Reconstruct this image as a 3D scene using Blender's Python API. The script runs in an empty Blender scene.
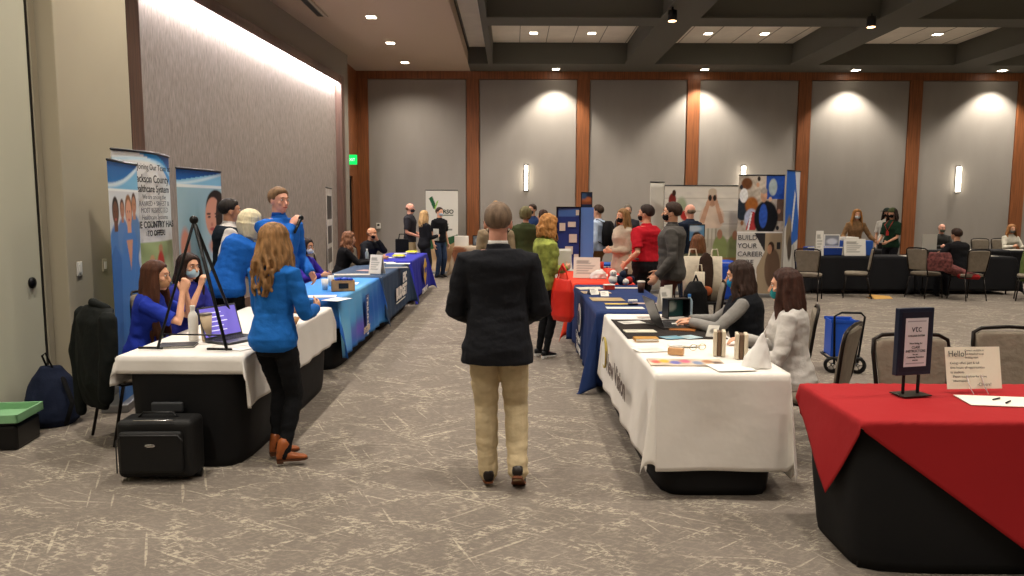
import bpy, math, random
import numpy as np
from mathutils import Vector, Matrix
R = math.radians
random.seed(7)
rng = np.random.default_rng(7)
SC = bpy.context.scene
COL = SC.collection

# ------------------------------------------------------------------ camera
CAM_H, FPX, PITCH = 1.72, 750.0, math.atan(81 / 750)
cd = bpy.data.cameras.new('camera'); cam = bpy.data.objects.new('camera', cd); COL.objects.link(cam)
cd.sensor_width = 36.0; cd.lens = 36.0 * FPX / 1024; cd.clip_start = 0.05; cd.clip_end = 200
cam.matrix_world = Matrix.Translation((0, 0, CAM_H)) @ Matrix.Rotation(R(90) - PITCH, 4, 'X') @ Matrix.Rotation(R(0.2), 4, 'Z')
SC.camera = cam

def at(px, py, z=0.0):
    """world point at height z seen at a pixel (roll ignored)"""
    zc = (288 - py) / FPX; xc = (px - 512) / FPX
    dy = math.cos(PITCH) + zc * math.sin(PITCH); dz = zc * math.cos(PITCH) - math.sin(PITCH)
    t = (z - CAM_H) / dz
    return xc * t, dy * t

# ------------------------------------------------------------------ materials
def lin(c):
    if isinstance(c, str):
        c = c.lstrip('#'); c = tuple(int(c[i:i + 2], 16) / 255 for i in (0, 2, 4))
    return tuple(x / 12.92 if x <= 0.04045 else ((x + 0.055) / 1.055) ** 2.4 for x in c[:3])

_M = {}
def mat(name, col, rough=0.7, metal=0.0, var=0.0, scale=8.0, bump=0.0, bscale=60.0, emit=None, estr=0.0, stretch=None, spec=0.3, trans=0.0, alpha=1.0, sheen=0.0):
    if name in _M: return _M[name]
    m = bpy.data.materials.new(name); m.use_nodes = True
    nt = m.node_tree; b = nt.nodes['Principled BSDF']; c = (*lin(col), 1)
    b.inputs['Base Color'].default_value = c
    b.inputs['Roughness'].default_value = rough; b.inputs['Metallic'].default_value = metal
    b.inputs['Specular IOR Level'].default_value = spec
    if sheen: b.inputs['Sheen Weight'].default_value = sheen
    if trans: b.inputs['Transmission Weight'].default_value = trans
    if alpha < 1: b.inputs['Alpha'].default_value = alpha
    if emit is not None:
        b.inputs['Emission Color'].default_value = (*lin(emit), 1); b.inputs['Emission Strength'].default_value = estr
    if var or bump:
        tc = nt.nodes.new('ShaderNodeTexCoord'); mp = nt.nodes.new('ShaderNodeMapping')
        nt.links.new(tc.outputs['Object'], mp.inputs['Vector'])
        if stretch: mp.inputs['Scale'].default_value = stretch
        if var:
            n = nt.nodes.new('ShaderNodeTexNoise'); n.inputs['Scale'].default_value = scale; n.inputs['Detail'].default_value = 5
            nt.links.new(mp.outputs['Vector'], n.inputs['Vector'])
            r = nt.nodes.new('ShaderNodeValToRGB'); r.color_ramp.elements[0].position = 0.3; r.color_ramp.elements[1].position = 0.7
            lo = tuple(x * (1 - var) for x in c[:3]); hi = tuple(min(1, x * (1 + var)) for x in c[:3])
            r.color_ramp.elements[0].color = (*lo, 1); r.color_ramp.elements[1].color = (*hi, 1)
            nt.links.new(n.outputs['Fac'], r.inputs['Fac']); nt.links.new(r.outputs['Color'], b.inputs['Base Color'])
        if bump:
            n = nt.nodes.new('ShaderNodeTexNoise'); n.inputs['Scale'].default_value = bscale; n.inputs['Detail'].default_value = 3
            nt.links.new(mp.outputs['Vector'], n.inputs['Vector'])
            bp = nt.nodes.new('ShaderNodeBump'); bp.inputs['Strength'].default_value = bump; bp.inputs['Distance'].default_value = 0.01
            nt.links.new(n.outputs['Fac'], bp.inputs['Height']); nt.links.new(bp.outputs['Normal'], b.inputs['Normal'])
    _M[name] = m
    return m

def fabric(name, col, var=0.1): return mat(name, col, 0.85, var=var, scale=14, bump=0.55, bscale=26, spec=0.15)

def print_mat(name='printed_surface', rough=0.45):
    if name in _M: return _M[name]
    m = bpy.data.materials.new(name); m.use_nodes = True; nt = m.node_tree; b = nt.nodes['Principled BSDF']
    a = nt.nodes.new('ShaderNodeAttribute'); a.attribute_name = 'Col'
    nt.links.new(a.outputs['Color'], b.inputs['Base Color']); b.inputs['Roughness'].default_value = rough; b.inputs['Specular IOR Level'].default_value = 0.25
    _M[name] = m; return m

# ------------------------------------------------------------------ objects
def setp(o, label=None, cat=None, group=None, kind=None):
    if label: o['label'] = label
    if cat: o['category'] = cat
    if group: o['group'] = group
    if kind: o['kind'] = kind
    return o

def thing(name, label, cat, loc=(0, 0, 0), rz=0, group=None):
    o = bpy.data.objects.new(name, None); COL.objects.link(o); o.empty_display_size = 0.1
    o.location = loc; o.rotation_euler = (0, 0, R(rz))
    return setp(o, label, cat, group)

def dup(root, loc=None, rz=None, label=None, group=None):
    r = root.copy(); COL.objects.link(r)
    if loc is not None: r.location = loc
    if rz is not None: r.rotation_euler = (0, 0, R(rz))
    if label: r['label'] = label
    if group: r['group'] = group
    for ch in list(root.children):
        c = ch.copy(); COL.objects.link(c); c.parent = r
        for g in list(ch.children):
            d = g.copy(); COL.objects.link(d); d.parent = c
    return r

class G:
    """collects verts and faces of one mesh"""
    def __init__(s): s.v = []; s.f = []; s.m = []
    def add(s, vs, fs, mi=0):
        o = len(s.v); s.v.extend([tuple(map(float, p)) for p in vs]); s.f.extend([tuple(i + o for i in f) for f in fs]); s.m.extend([mi] * len(fs)); return s
    def box(s, x0, x1, y0, y1, z0, z1, mi=0, rz=0, piv=None):
        vs = [(x, y, z) for z in (z0, z1) for x, y in ((x0, y0), (x1, y0), (x1, y1), (x0, y1))]
        if rz:
            a = R(rz); cx, cy = piv if piv else ((x0 + x1) / 2, (y0 + y1) / 2)
            vs = [(cx + (x - cx) * math.cos(a) - (y - cy) * math.sin(a), cy + (x - cx) * math.sin(a) + (y - cy) * math.cos(a), z) for x, y, z in vs]
        return s.add(vs, [(3, 2, 1, 0), (4, 5, 6, 7), (0, 1, 5, 4), (1, 2, 6, 5), (2, 3, 7, 6), (3, 0, 4, 7)], mi)
    def quad(s, a, b, c, d, mi=0): return s.add([a, b, c, d], [(0, 1, 2, 3)], mi)
    def rings(s, rings, mi=0, cap=True):
        n = len(rings[0]); vs = [p for r in rings for p in r]; fs = []
        for i in range(len(rings) - 1):
            for j in range(n):
                k = (j + 1) % n
                fs.append((i * n + j, i * n + k, (i + 1) * n + k, (i + 1) * n + j))
        if cap:
            fs.append(tuple(range(n - 1, -1, -1))); L = (len(rings) - 1) * n; fs.append(tuple(range(L, L + n)))
        return s.add(vs, fs, mi)
    def loft(s, secs, n=16, mi=0, sq=1.0):
        """secs: (center, right, fwd) vectors already scaled; sq<1 squarer"""
        rr = []
        for c, a, b in secs:
            c = np.array(c); a = np.array(a); b = np.array(b); ring = []
            for j in range(n):
                t = 2 * math.pi * j / n; ct, st = math.cos(t), math.sin(t)
                if sq != 1.0: ct = math.copysign(abs(ct) ** sq, ct); st = math.copysign(abs(st) ** sq, st)
                ring.append(c + a * ct + b * st)
            rr.append(ring)
        return s.rings(rr, mi)
    def tube(s, pts, rad, n=10, mi=0, flat=1.0, up=None, round_ends=True):
        P = [np.array(p, float) for p in pts]; m = len(P)
        if not hasattr(rad, '__len__'): rad = [rad] * m
        up = np.array(up if up is not None else (0.0, 0.0, 1.0), float)
        secs = []; prev = None
        T = []
        for i in range(m):
            d = P[min(i + 1, m - 1)] - P[max(i - 1, 0)]; T.append(d / (np.linalg.norm(d) + 1e-9))
        def frame(t, prev):
            a = np.cross(t, up) if prev is None else prev - t * np.dot(prev, t)
            if np.linalg.norm(a) < 1e-3: a = np.cross(t, (1.0, 0.13, 0.07))
            a = a / np.linalg.norm(a); b = np.cross(a, t); return a, b
        for i in range(m):
            a, b = frame(T[i], prev); prev = a; r = rad[i]
            if round_ends and i == 0: secs.append((P[0] - T[0] * r * 0.7, a * r * 0.55, b * r * 0.55 * flat))
            secs.append((P[i], a * r, b * r * flat))
            if round_ends and i == m - 1: secs.append((P[i] + T[i] * r * 0.7, a * r * 0.55, b * r * 0.55 * flat))
        return s.loft(secs, n, mi)
    def ell(s, c, r, M=None, nu=16, nv=10, mi=0, fn=None):
        c = np.array(c, float); r = np.array(r if hasattr(r, '__len__') else (r, r, r), float); vs = []; fs = []
        M = np.eye(3) if M is None else M
        vs.append(c + M @ (np.array((0, 0, 1.0)) * r * (fn(np.array((0, 0, 1.0))) if fn else 1)))
        for i in range(1, nv):
            ph = math.pi * i / nv
            for j in range(nu):
                t = 2 * math.pi * j / nu; d = np.array((math.sin(ph) * math.cos(t), math.sin(ph) * math.sin(t), math.cos(ph)))
                vs.append(c + M @ (d * r * (fn(d) if fn else 1)))
        vs.append(c + M @ (np.array((0, 0, -1.0)) * r * (fn(np.array((0, 0, -1.0))) if fn else 1)))
        for j in range(nu): fs.append((0, 1 + j, 1 + (j + 1) % nu))
        for i in range(nv - 2):
            for j in range(nu):
                a = 1 + i * nu + j; b = 1 + i * nu + (j + 1) % nu; fs.append((a, a + nu, b + nu, b))
        L = len(vs) - 1
        for j in range(nu): fs.append((L, L - nu + (j + 1) % nu, L - nu + j))
        return s.add(vs, fs, mi)
    def lathe(s, prof, c=(0, 0, 0), n=20, mi=0, cap=True):
        return s.rings([[(c[0] + r * math.cos(2 * math.pi * j / n), c[1] + r * math.sin(2 * math.pi * j / n), c[2] + z) for j in range(n)] for r, z in prof], mi, cap)
    def prism(s, poly, z0, z1, mi=0):
        return s.rings([[(x, y, z0) for x, y in poly], [(x, y, z1) for x, y in poly]], mi)
    def mesh(s, name):
        me = bpy.data.meshes.new(name); me.from_pydata(s.v, [], s.f); me.polygons.foreach_set('material_index', s.m); me.update(); return me
    def obj(s, name, m, parent=None, smooth=False, bevel=0, seg=2, solid=0, label=None, M=None, sub=0):
        me = s.mesh(name)
        for k in (m if isinstance(m, (list, tuple)) else [m]): me.materials.append(k)
        if M is not None: me.transform(M)
        if smooth: me.polygons.foreach_set('use_smooth', [True] * len(me.polygons))
        o = bpy.data.objects.new(name, me); COL.objects.link(o)
        if parent: o.parent = parent
        if label: o['label'] = label
        if bevel:
            b = o.modifiers.new('b', 'BEVEL'); b.width = bevel; b.segments = seg; b.limit_method = 'ANGLE'; b.angle_limit = R(40)
        if solid:
            b = o.modifiers.new('s', 'SOLIDIFY'); b.thickness = solid; b.offset = -1
        if sub:
            b = o.modifiers.new('u', 'SUBSURF'); b.levels = sub; b.render_levels = sub
        return o

def struct(o): o['kind'] = 'structure'; return o

def evalmesh(o):
    dg = bpy.context.evaluated_depsgraph_get()
    return bpy.data.meshes.new_from_object(o.evaluated_get(dg), preserve_all_data_layers=False, depsgraph=dg)

def fnoise(P, freq, seed, n=5):
    r = np.random.default_rng(seed); out = np.zeros(len(P))
    for k in range(n):
        w = r.normal(size=3) * np.array(freq); w2 = r.normal(size=3) * np.array(freq) * 0.6
        out += np.sin(P @ w + r.uniform(0, 6) + 1.5 * np.sin(P @ w2 + r.uniform(0, 6)))
    return out / n

def organic(g, name, m, parent, vox, smooth=4, disp=None, fac=0.5, warp=None):
    """union of the shapes in g as one continuous surface"""
    me = g.mesh('tmp'); o = bpy.data.objects.new('tmp', me); COL.objects.link(o)
    a = o.modifiers.new('r', 'REMESH'); a.mode = 'VOXEL'; a.voxel_size = vox; a.use_smooth_shade = True
    if smooth:
        b = o.modifiers.new('s', 'SMOOTH'); b.factor = fac; b.iterations = smooth
    new = evalmesh(o); bpy.data.objects.remove(o); bpy.data.meshes.remove(me)
    new.name = name; new.materials.clear(); new.materials.append(m)
    nv = len(new.vertices)
    if disp and nv:
        co = np.empty(nv * 3, np.float32); new.vertices.foreach_get('co', co); co = co.reshape(-1, 3).astype(float)
        no = np.empty(nv * 3, np.float32); new.vertex_normals.foreach_get('vector', no); no = no.reshape(-1, 3)
        for amp, freq, seed in disp: co += no * (fnoise(co, freq, seed) * amp)[:, None]
        new.vertices.foreach_set('co', co.astype(np.float32).ravel())
    if len(new.polygons): new.polygons.foreach_set('use_smooth', [True] * len(new.polygons))
    new.update()
    ob = bpy.data.objects.new(name, new); COL.objects.link(ob)
    if parent: ob.parent = parent
    return ob

def text(name, s, size, org, xd, yd, m, parent, align='LEFT', off=0.0, label=None, ext=0.0006, sx=1.0):
    cu = bpy.data.curves.new('t', 'FONT'); cu.body = s; cu.size = size; cu.align_x = align; cu.extrude = ext; cu.offset = off; cu.resolution_u = 3
    o = bpy.data.objects.new('t', cu); COL.objects.link(o); me = evalmesh(o); bpy.data.objects.remove(o); bpy.data.curves.remove(cu)
    x = Vector(xd).normalized(); y = Vector(yd).normalized(); z = x.cross(y)
    M = Matrix(((x.x * sx, y.x, z.x, org[0]), (x.y * sx, y.y, z.y, org[1]), (x.z * sx, y.z, z.z, org[2]), (0, 0, 0, 1)))
    me.transform(M); me.name = name; me.materials.clear(); me.materials.append(m)
    ob = bpy.data.objects.new(name, me); COL.objects.link(ob); ob.parent = parent
    if label: ob['label'] = label
    return ob

class Canvas:
    """a printed picture: colours laid out on a grid of surface points"""
    def __init__(s, w, h, col='#ffffff', asp=None):
        s.w, s.h = w, h; s.a = np.zeros((h, w, 3)); s.a[:] = lin(col)
        s.U, s.V = np.meshgrid(np.linspace(0, 1, w), np.linspace(0, 1, h)); s.asp = asp or 1.0
    def _mix(s, m, col): c = np.array(lin(col)); m = np.clip(m, 0, 1)[..., None]; s.a = s.a * (1 - m) + c * m; return s
    def rect(s, u0, v0, u1, v1, col, soft=0.0):
        return s._mix(((s.U >= u0) & (s.U <= u1) & (s.V >= v0) & (s.V <= v1)).astype(float), col)
    def ell(s, u, v, ru, rv, col, soft=0.15, rot=0):
        du, dv = s.U - u, s.V - v; a = R(rot); x = du * math.cos(a) + dv * math.sin(a); y = -du * math.sin(a) + dv * math.cos(a)
        d = np.sqrt((x / ru) ** 2 + (y / rv) ** 2); return s._mix((1 - d) / soft + 0.5, col)
    def poly(s, pts, col):
        m = np.zeros_like(s.U, bool); n = len(pts)
        for i in range(n):
            (x0, y0), (x1, y1) = pts[i], pts[(i + 1) % n]
            if y0 == y1: continue
            c = ((s.V > min(y0, y1)) & (s.V <= max(y0, y1))); xi = x0 + (s.V - y0) * (x1 - x0) / (y1 - y0); m ^= c & (s.U < xi)
        return s._mix(m.astype(float), col)
    def grad(s, u0, v0, u1, v1, c0, c1, horiz=False):
        t = (s.U - u0) / (u1 - u0) if horiz else (s.V - v0) / (v1 - v0); t = np.clip(t, 0, 1)[..., None]
        m = ((s.U >= u0) & (s.U <= u1) & (s.V >= v0) & (s.V <= v1))[..., None]
        s.a = np.where(m, np.array(lin(c0)) * (1 - t) + np.array(lin(c1)) * t, s.a); return s
    def band(s, fn, width, col, k=1.0):
        return s._mix(np.clip(1 - np.abs(s.V - fn(s.U)) / width, 0, 1) * k, col)
    def noise(s, amt, f, seed=1, region=None):
        P = np.stack([s.U.ravel() * f, s.V.ravel() * f * s.asp, s.U.ravel() * 0], 1); n = fnoise(P, (1, 1, 0), seed, 7).reshape(s.U.shape)[..., None]
        k = 1 + amt * n
        if region: u0, v0, u1, v1 = region; k = np.where(((s.U >= u0) & (s.U <= u1) & (s.V >= v0) & (s.V <= v1))[..., None], k, 1)
        s.a = np.clip(s.a * k, 0, 1); return s
    def lines(s, u0, v0, u1, v1, n, col='#555555', seed=3):
        r = np.random.default_rng(seed)
        for i in range(n):
            v = v1 - (v1 - v0) * (i + 0.5) / n; hh = (v1 - v0) / n * 0.3
            s.rect(u0, v - hh, u0 + (u1 - u0) * r.uniform(0.6, 1), v + hh, col)
        return s
    def obj(s, name, P, parent, thick=0.0, m=None, label=None, smooth=False):
        vs = [P(float(u), float(v)) for u, v in zip(s.U.ravel(), s.V.ravel())]; w = s.w
        fs = [(i * w + j, i * w + j + 1, (i + 1) * w + j + 1, (i + 1) * w + j) for i in range(s.h - 1) for j in range(w - 1)]
        me = bpy.data.meshes.new(name); me.from_pydata(vs, [], fs)
        ca = me.color_attributes.new('Col', 'FLOAT_COLOR', 'POINT'); d = np.ones((len(vs), 4), np.float32); d[:, :3] = s.a.reshape(-1, 3); ca.data.foreach_set('color', d.ravel())
        me.materials.append(m or print_mat()); me.update()
        if smooth: me.polygons.foreach_set('use_smooth', [True] * len(me.polygons))
        o = bpy.data.objects.new(name, me); COL.objects.link(o)
        if parent: o.parent = parent
        if thick:
            b = o.modifiers.new('s', 'SOLIDIFY'); b.thickness = thick; b.offset = -1
        if label: o['label'] = label
        return o
# ------------------------------------------------------------------ people
V3 = lambda *a: np.array(a, float)
def unit(v): v = np.array(v, float); return v / (np.linalg.norm(v) + 1e-9)
def rotm(axis, deg): return np.array(Matrix.Rotation(R(deg), 3, axis))
def ik(a, c, l1, l2, pole):
    a = np.array(a, float); c = np.array(c, float); d = c - a; L = min(np.linalg.norm(d), 0.998 * (l1 + l2)); u = unit(d)
    c2 = a + u * L; x = (l1 * l1 - l2 * l2 + L * L) / (2 * L); h = math.sqrt(max(l1 * l1 - x * x, 0)); p = np.array(pole, float); p = unit(p - u * np.dot(p, u))
    return a + u * x + p * h, c2

TORSO = {
 'm': [(-.075, .060, .052, 0), (-.035, .088, .066, -.003), (0, .095, .070, -.004), (.05, .090, .064, 0), (.10, .085, .060, .002), (.15, .087, .062, .003), (.20, .096, .067, .003), (.24, .103, .068, 0), (.262, .103, .060, -.004), (.283, .090, .050, -.006), (.300, .066, .044, -.006), (.314, .047, .040, -.005), (.335, .037, .036, -.004)],
 'f': [(-.075, .060, .054, 0), (-.035, .092, .070, -.004), (0, .100, .072, -.006), (.05, .087, .061, 0), (.10, .073, .053, .003), (.15, .077, .057, .006), (.20, .086, .069, .012), (.24, .091, .063, .004), (.262, .091, .055, -.002), (.283, .078, .045, -.004), (.300, .056, .039, -.005), (.314, .041, .035, -.005), (.335, .032, .032, -.003)]}

SKIN = dict(fair='#d9a384', tan='#c48d6c', dark='#7d5136', pink='#dba08a')

def hand(g, wrist, dirn, palmn, side, curl, s, splay=0.0):
    """palm, four unequal bent fingers and a thumb from the palm's side"""
    D = unit(dirn); N = unit(np.array(palmn) - D * np.dot(palmn, D)); T = np.cross(D, N) * (1 if side > 0 else -1)
    W = np.array(wrist)
    g.loft([(W - D * .01 * s, T * .026 * s, N * .019 * s), (W + D * .02 * s, T * .033 * s, N * .018 * s), (W + D * .055 * s, T * .042 * s, N * .016 * s), (W + D * .088 * s, T * .042 * s, N * .013 * s), (W + D * .097 * s, T * .036 * s, N * .009 * s)], 12)
    for i, (off, L, r) in enumerate(((.031, .070, .0085), (.0105, .078, .0088), (-.0105, .072, .0085), (-.031, .057, .0076))):
        b = W + D * (.088 - .004 * abs(i - 1)) * s + T * off * s; d = unit(D + T * (off * (3 + splay * 8))); pts = [b]
        for k, fl in enumerate((.45, .32, .25)):
            ang = curl * (50 if k else 42) * (1 + .08 * i)
            c, sn = math.cos(R(ang)), math.sin(R(ang)); nn = unit(N - d * np.dot(N, d)); d = unit(d * c + nn * sn); pts.append(pts[-1] + d * L * fl * s)
        g.tube(pts, [r * s, r * .97 * s, r * .9 * s, r * .78 * s], 8)
    b = W + D * .028 * s + T * .030 * s; d = unit(T * .75 + D * .75 + N * (.25 + .5 * curl)); p1 = b + d * .038 * s; d2 = unit(d + D * .5 - T * .35 * curl); p2 = p1 + d2 * .030 * s; p3 = p2 + unit(d2 + N * curl * .5) * .024 * s
    g.tube([b - d * .01 * s, p1, p2, p3], [.013 * s, .0115 * s, .010 * s, .008 * s], 8)

def person(label, x, y, yaw, H=1.75, sex='m', lean=0, side=0, tw=0, hy=0, hp=0, hr=0, seated=False, feet=None, footyaw=(8, -8), footpitch=(0, 0), lw=None, rw=None, lpole=None, rpole=None,
           lhand=None, rhand=None, curl=(0.45, 0.45), skin='fair', top=None, legs=None, shoes=None, hair=None, mask=None, vox=0.011, build=1.0, group=None, extra=None, z=0.0, pz=None, lipstick=None, armshow=True):
    root = thing('person', label, 'person', (x, y, z), yaw, group)
    H = H * 1.015; s = H / 1.75; hs = (0.38 + 0.65 * s); sk = mat('skin_' + skin, SKIN[skin], 0.55, var=0.06, scale=25)
    P = V3(0, 0, pz if pz else (0.56 if seated else .53 * H))
    tor = TORSO[sex]; a0, t0, b0 = R(lean), R(tw), R(side)
    def frame(h):
        k = min(max((h / H + .02) / .14, 0), 1); a = a0 * k; t = t0 * min(max(h / H / .28, 0), 1); b = b0 * k
        d = unit(V3(math.sin(b), math.sin(a) * math.cos(b), math.cos(a) * math.cos(b)))
        r = unit(V3(math.cos(t), math.sin(t), 0)); r = unit(r - d * np.dot(r, d)); f = np.cross(d, r)
        return d, r, f
    cache = {}
    def spine(h):
        kk = round(h, 4)
        if kk in cache: return cache[kk]
        p = P.copy(); n = 12; st = h / n
        if h < 0: p = P + V3(0, 0, h)
        else:
            for i in range(n): p = p + frame((i + .5) * st)[0] * st
        cache[kk] = (p, *frame(h)); return cache[kk]
    def secs(infl, h0=-.075, h1=.335, flare=None, kx=1.0, top=None):
        out = []
        L = [t for t in tor if t[0] >= h0 - 1e-6 and t[0] <= h1]
        def interp(h):
            for i in range(len(tor) - 1):
                if tor[i][0] <= h <= tor[i + 1][0]:
                    k = (h - tor[i][0]) / (tor[i + 1][0] - tor[i][0]); return [tor[i][j] * (1 - k) + tor[i + 1][j] * k for j in range(4)]
            return list(tor[2])
        if not L or L[0][0] > h0 + .01:
            q = interp(h0) if h0 > -.075 else [h0, tor[2][1] * .98, tor[2][2] * .98, 0]; q[0] = h0; L = [q] + L
        for (h, rx, ry, yo) in L:
            if h < .0 and flare is not None: rx, ry = tor[2][1] * flare, tor[2][2] * flare
            c, d, r, f = spine(h * H); bb = build if h < .27 else (1 + build) / 2
            out.append((c + f * yo * H, r * (rx * H * bb * kx + infl), f * (ry * H * bb * (kx + (bb - 1) * .6) + infl)))
        return out
    # joints
    cs, d, r, f = spine(.262 * H); sw = (.104 if sex == 'm' else .092) * H * (1 + (build - 1) * .5)
    SH = {1: cs + r * sw, -1: cs - r * sw}                                                # +1 = the person's right hand side (+X)
    neck0, dn, rn, fn_ = spine(.325 * H)
    hd = unit(V3(math.sin(b0 * .7), math.sin(a0 * .6 + R(hp) * .3), math.cos(a0 * .6 + R(hp) * .3)))
    HC = neck0 + hd * (.066 * H) + fn_ * .012
    HM = rotm('Z', tw + hy) @ rotm('X', -(hp + lean * .35)) @ rotm('Y', hr + side * .3)
    hp_ = lambda x, y, z: HC + HM @ (V3(x, y, z) * hs)
    l1, l2 = .172 * H, .150 * H
    arms = {}
    for sd, w, pole, hh in ((1, rw, rpole, rhand), (-1, lw, lpole, lhand)):
        if w is None: w = SH[sd] + V3(sd * .05, .05, -.312 * H)
        if pole is None: pole = V3(sd * .35, -.8, -.5)
        e, w2 = ik(SH[sd], w, l1, l2, pole); arms[sd] = (SH[sd], e, w2)
    HIP = {sd: P + V3(sd * .052 * H, 0, -.012 * H) for sd in (1, -1)}
    q1, q2 = .245 * H, .238 * H; LEG = {}
    for i, sd in enumerate((1, -1)):
        if feet and feet[i] is not None: an = np.array(feet[i], float)
        elif seated: an = V3(sd * .11, .40, .08)
        else: an = V3(sd * .085 * s, 0, .045 * H)
        kn, an = ik(HIP[sd], an, q1, q2, V3(0, 1, .25)); LEG[sd] = (HIP[sd], kn, an)
    # --- body
    g = G(); g.loft(secs(-.016, -.075, .30), 20)
    g.tube([spine(.285 * H)[0] - hd * .0, neck0 - hd * .01, hp_(0, -.018, -.055)], [.060 * s, (.056 if sex == 'm' else .046) * s, (.053 if sex == 'm' else .045) * hs], 14)
    hw = 1.0 if sex == 'm' else .95
    g.ell(hp_(0, -.006, .022), (.073 * hs * hw, .092 * hs, .083 * hs), HM, 22, 14)
    g.ell(hp_(0, .024, -.042), (.056 * hs * hw, .064 * hs, .066 * hs), HM, 18, 12)
    g.ell(hp_(0, .062, -.088), (.024 * hs, .022 * hs, .020 * hs), HM, 12, 8)
    g.ell(hp_(0, .076, .030), (.045 * hs, .016 * hs, .012 * hs), HM, 12, 8)
    g.tube([hp_(0, .084, .012), hp_(0, .099, -.012), hp_(0, .106, -.030)], [.009 * hs, .011 * hs, .014 * hs], 8)
    g.ell(hp_(0, .084, -.055), (.022 * hs, .012 * hs, .012 * hs), HM, 12, 8)
    for sd in (1, -1):
        g.ell(hp_(sd * .036, .062, -.020), (.022 * hs, .022 * hs, .018 * hs), HM, 10, 8)
        g.ell(hp_(sd * .076 * hw, -.006, -.012), (.010 * hs, .017 * hs, .031 * hs), HM, 10, 8)
        A, E, W = arms[sd]
        fr = (1.0 if sex == 'm' else .86) * (.86 if (top or {}).get('sleeve', 'long') == 'long' else 1)
        if armshow:
            g.tube([A, A + (E - A) * .3, A + (E - A) * .8, E, E + (W - E) * .25, E + (W - E) * .75, W], [.043 * s * fr, .045 * s * fr, .038 * s * fr, .034 * s * fr, .038 * s * fr, .029 * s * fr, .026 * s * fr], 12)
            hh = (rhand if sd == 1 else lhand) or (None, None)
            dirn = np.array(hh[0]) if hh[0] is not None else unit(W - E) ; pn = np.array(hh[1]) if hh[1] is not None else V3(-sd, 0.1, -.1)
            hand(g, W, dirn, pn, sd, curl[0] if sd == 1 else curl[1], s * (1.0 if sex == 'm' else .92))
        Hh, K, An = LEG[sd]
        g.tube([Hh, Hh + (K - Hh) * .5, K, K + (An - K) * .3, An], [.056 * s, .048 * s, .034 * s, .034 * s, .024 * s], 12)
        fy = R(footyaw[0] if sd == 1 else footyaw[1]); fd = V3(math.sin(-fy) * -1, math.cos(fy), 0); 
        g.tube([An + V3(0, 0, .0), An - V3(0, 0, .026) + fd * .03, An - V3(0, 0, .030) + fd * .05], [.024 * s, .022 * s, .014 * s], 8)
    body = organic(g, 'body', sk, root, vox, 3)
    # eyes, brows
    ew = mat('eye_white', '#e8e2da', .3); ei = mat('eye_iris', '#2a1c14', .2); 
    for sd in (1, -1):
        e = G(); e.ell(hp_(sd * .030, .080, .010), (.0125 * hs, .007 * hs, .0062 * hs), HM, 10, 6); e.ell(hp_(sd * .030, .0865, .010), (.0058 * hs, .003 * hs, .0058 * hs), HM, 8, 5, 1)
        e.obj('eye', [ew, ei], body, True)
        bm = mat('brow_' + (hair['col'] if hair else '6b4a38').strip('#'), hair['bcol'] if hair and 'bcol' in hair else (hair['col'] if hair else '#6b4a38'), .8)
        e = G(); e.tube([hp_(sd * .014, .0915, .029), hp_(sd * .030, .0895, .033), hp_(sd * .046, .078, .030)], [.0026 * hs, .0032 * hs, .002 * hs], 6); e.obj('eyebrow', bm, body, True)
    if not mask:
        e = G(); e.tube([hp_(-.023, .090, -.057), hp_(0, .099, -.055), hp_(.023, .090, -.057)], [.003 * hs, .0065 * hs, .003 * hs], 8); e.obj('lips', mat('lips', '#a8584f', .5), body, True)
    else:
        mm = fabric('mask_' + mask.strip('#'), mask); e = G()
        e.ell(hp_(0, .040, -.046), (.060 * hs * hw, .064 * hs, .052 * hs), HM, 22, 12, fn=lambda d: 1.0 if d[1] > -.2 else .9)
        mo = e.obj('face_mask', mm, root, True)
        for sd in (1, -1):
            e = G(); e.tube([hp_(sd * .052, .070, -.022), hp_(sd * .080 * hw, .012, .010), hp_(sd * .084 * hw, -.012, .006), hp_(sd * .079 * hw, -.012, -.03), hp_(sd * .052, .05, -.062)], .0018, 5); e.obj('ear_loop', mm, mo, True)
    # --- trousers
    lg = dict(col='#22242a', d=.012, w=1.0); lg.update(legs or {})
    lm = fabric('trousers_' + lg['col'].strip('#'), lg['col'])
    g = G(); g.loft(secs(lg['d'], -.075, lg.get('waist', .06)), 20)
    for i, sd in enumerate((1, -1)):
        Hh, K, An = LEG[sd]; w = lg['w']; An2 = An + (V3(0, 0, lg.get('short', 0)))
        if lg.get('skirt'): continue
        g.tube([Hh + V3(0, 0, .02), Hh + (K - Hh) * .25, Hh + (K - Hh) * .6, K, K + (An2 - K) * .35, K + (An2 - K) * .8, An2 + V3(0, 0, -.015)],
               [.080 * s * build, .088 * s * build, .080 * s * w, .067 * s * w, .066 * s * w, .056 * s * w * (1 if w > .97 else .84), .056 * s * w * (1 if w > .97 else .74)], 14)
    organic(g, 'trousers', lm, root, vox * .95, 3, [(.006 * s, (14, 14, 46), 5), (.003 * s, (40, 40, 90), 6)] if vox < .012 else None)
    if lg.get('belt'):
        q = secs(lg['d'] + .006, .048, .052); g = G(); q = secs(lg['d'] + .006, .04, .06)
        c1 = spine(.043 * H); c2 = spine(.063 * H); k = [t for t in tor if t[0] == .05][0]
        g.loft([(c[0], c[2] * (k[1] * H * build + lg['d'] + .008), c[3] * (k[2] * H * build + lg['d'] + .008)) for c in (c1, c2)], 28); g.obj('belt', mat('belt_leather', lg['belt'], .4), root, True)
    # --- shoes
    sh = dict(col='#17130f', sole='#0c0b0a', heel=.02, high=.0); sh.update(shoes or {})
    sm = mat('shoe_' + sh['col'].strip('#'), sh['col'], .35, var=.08); so = mat('shoe_sole_' + sh['sole'].strip('#'), sh['sole'], .6)
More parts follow.
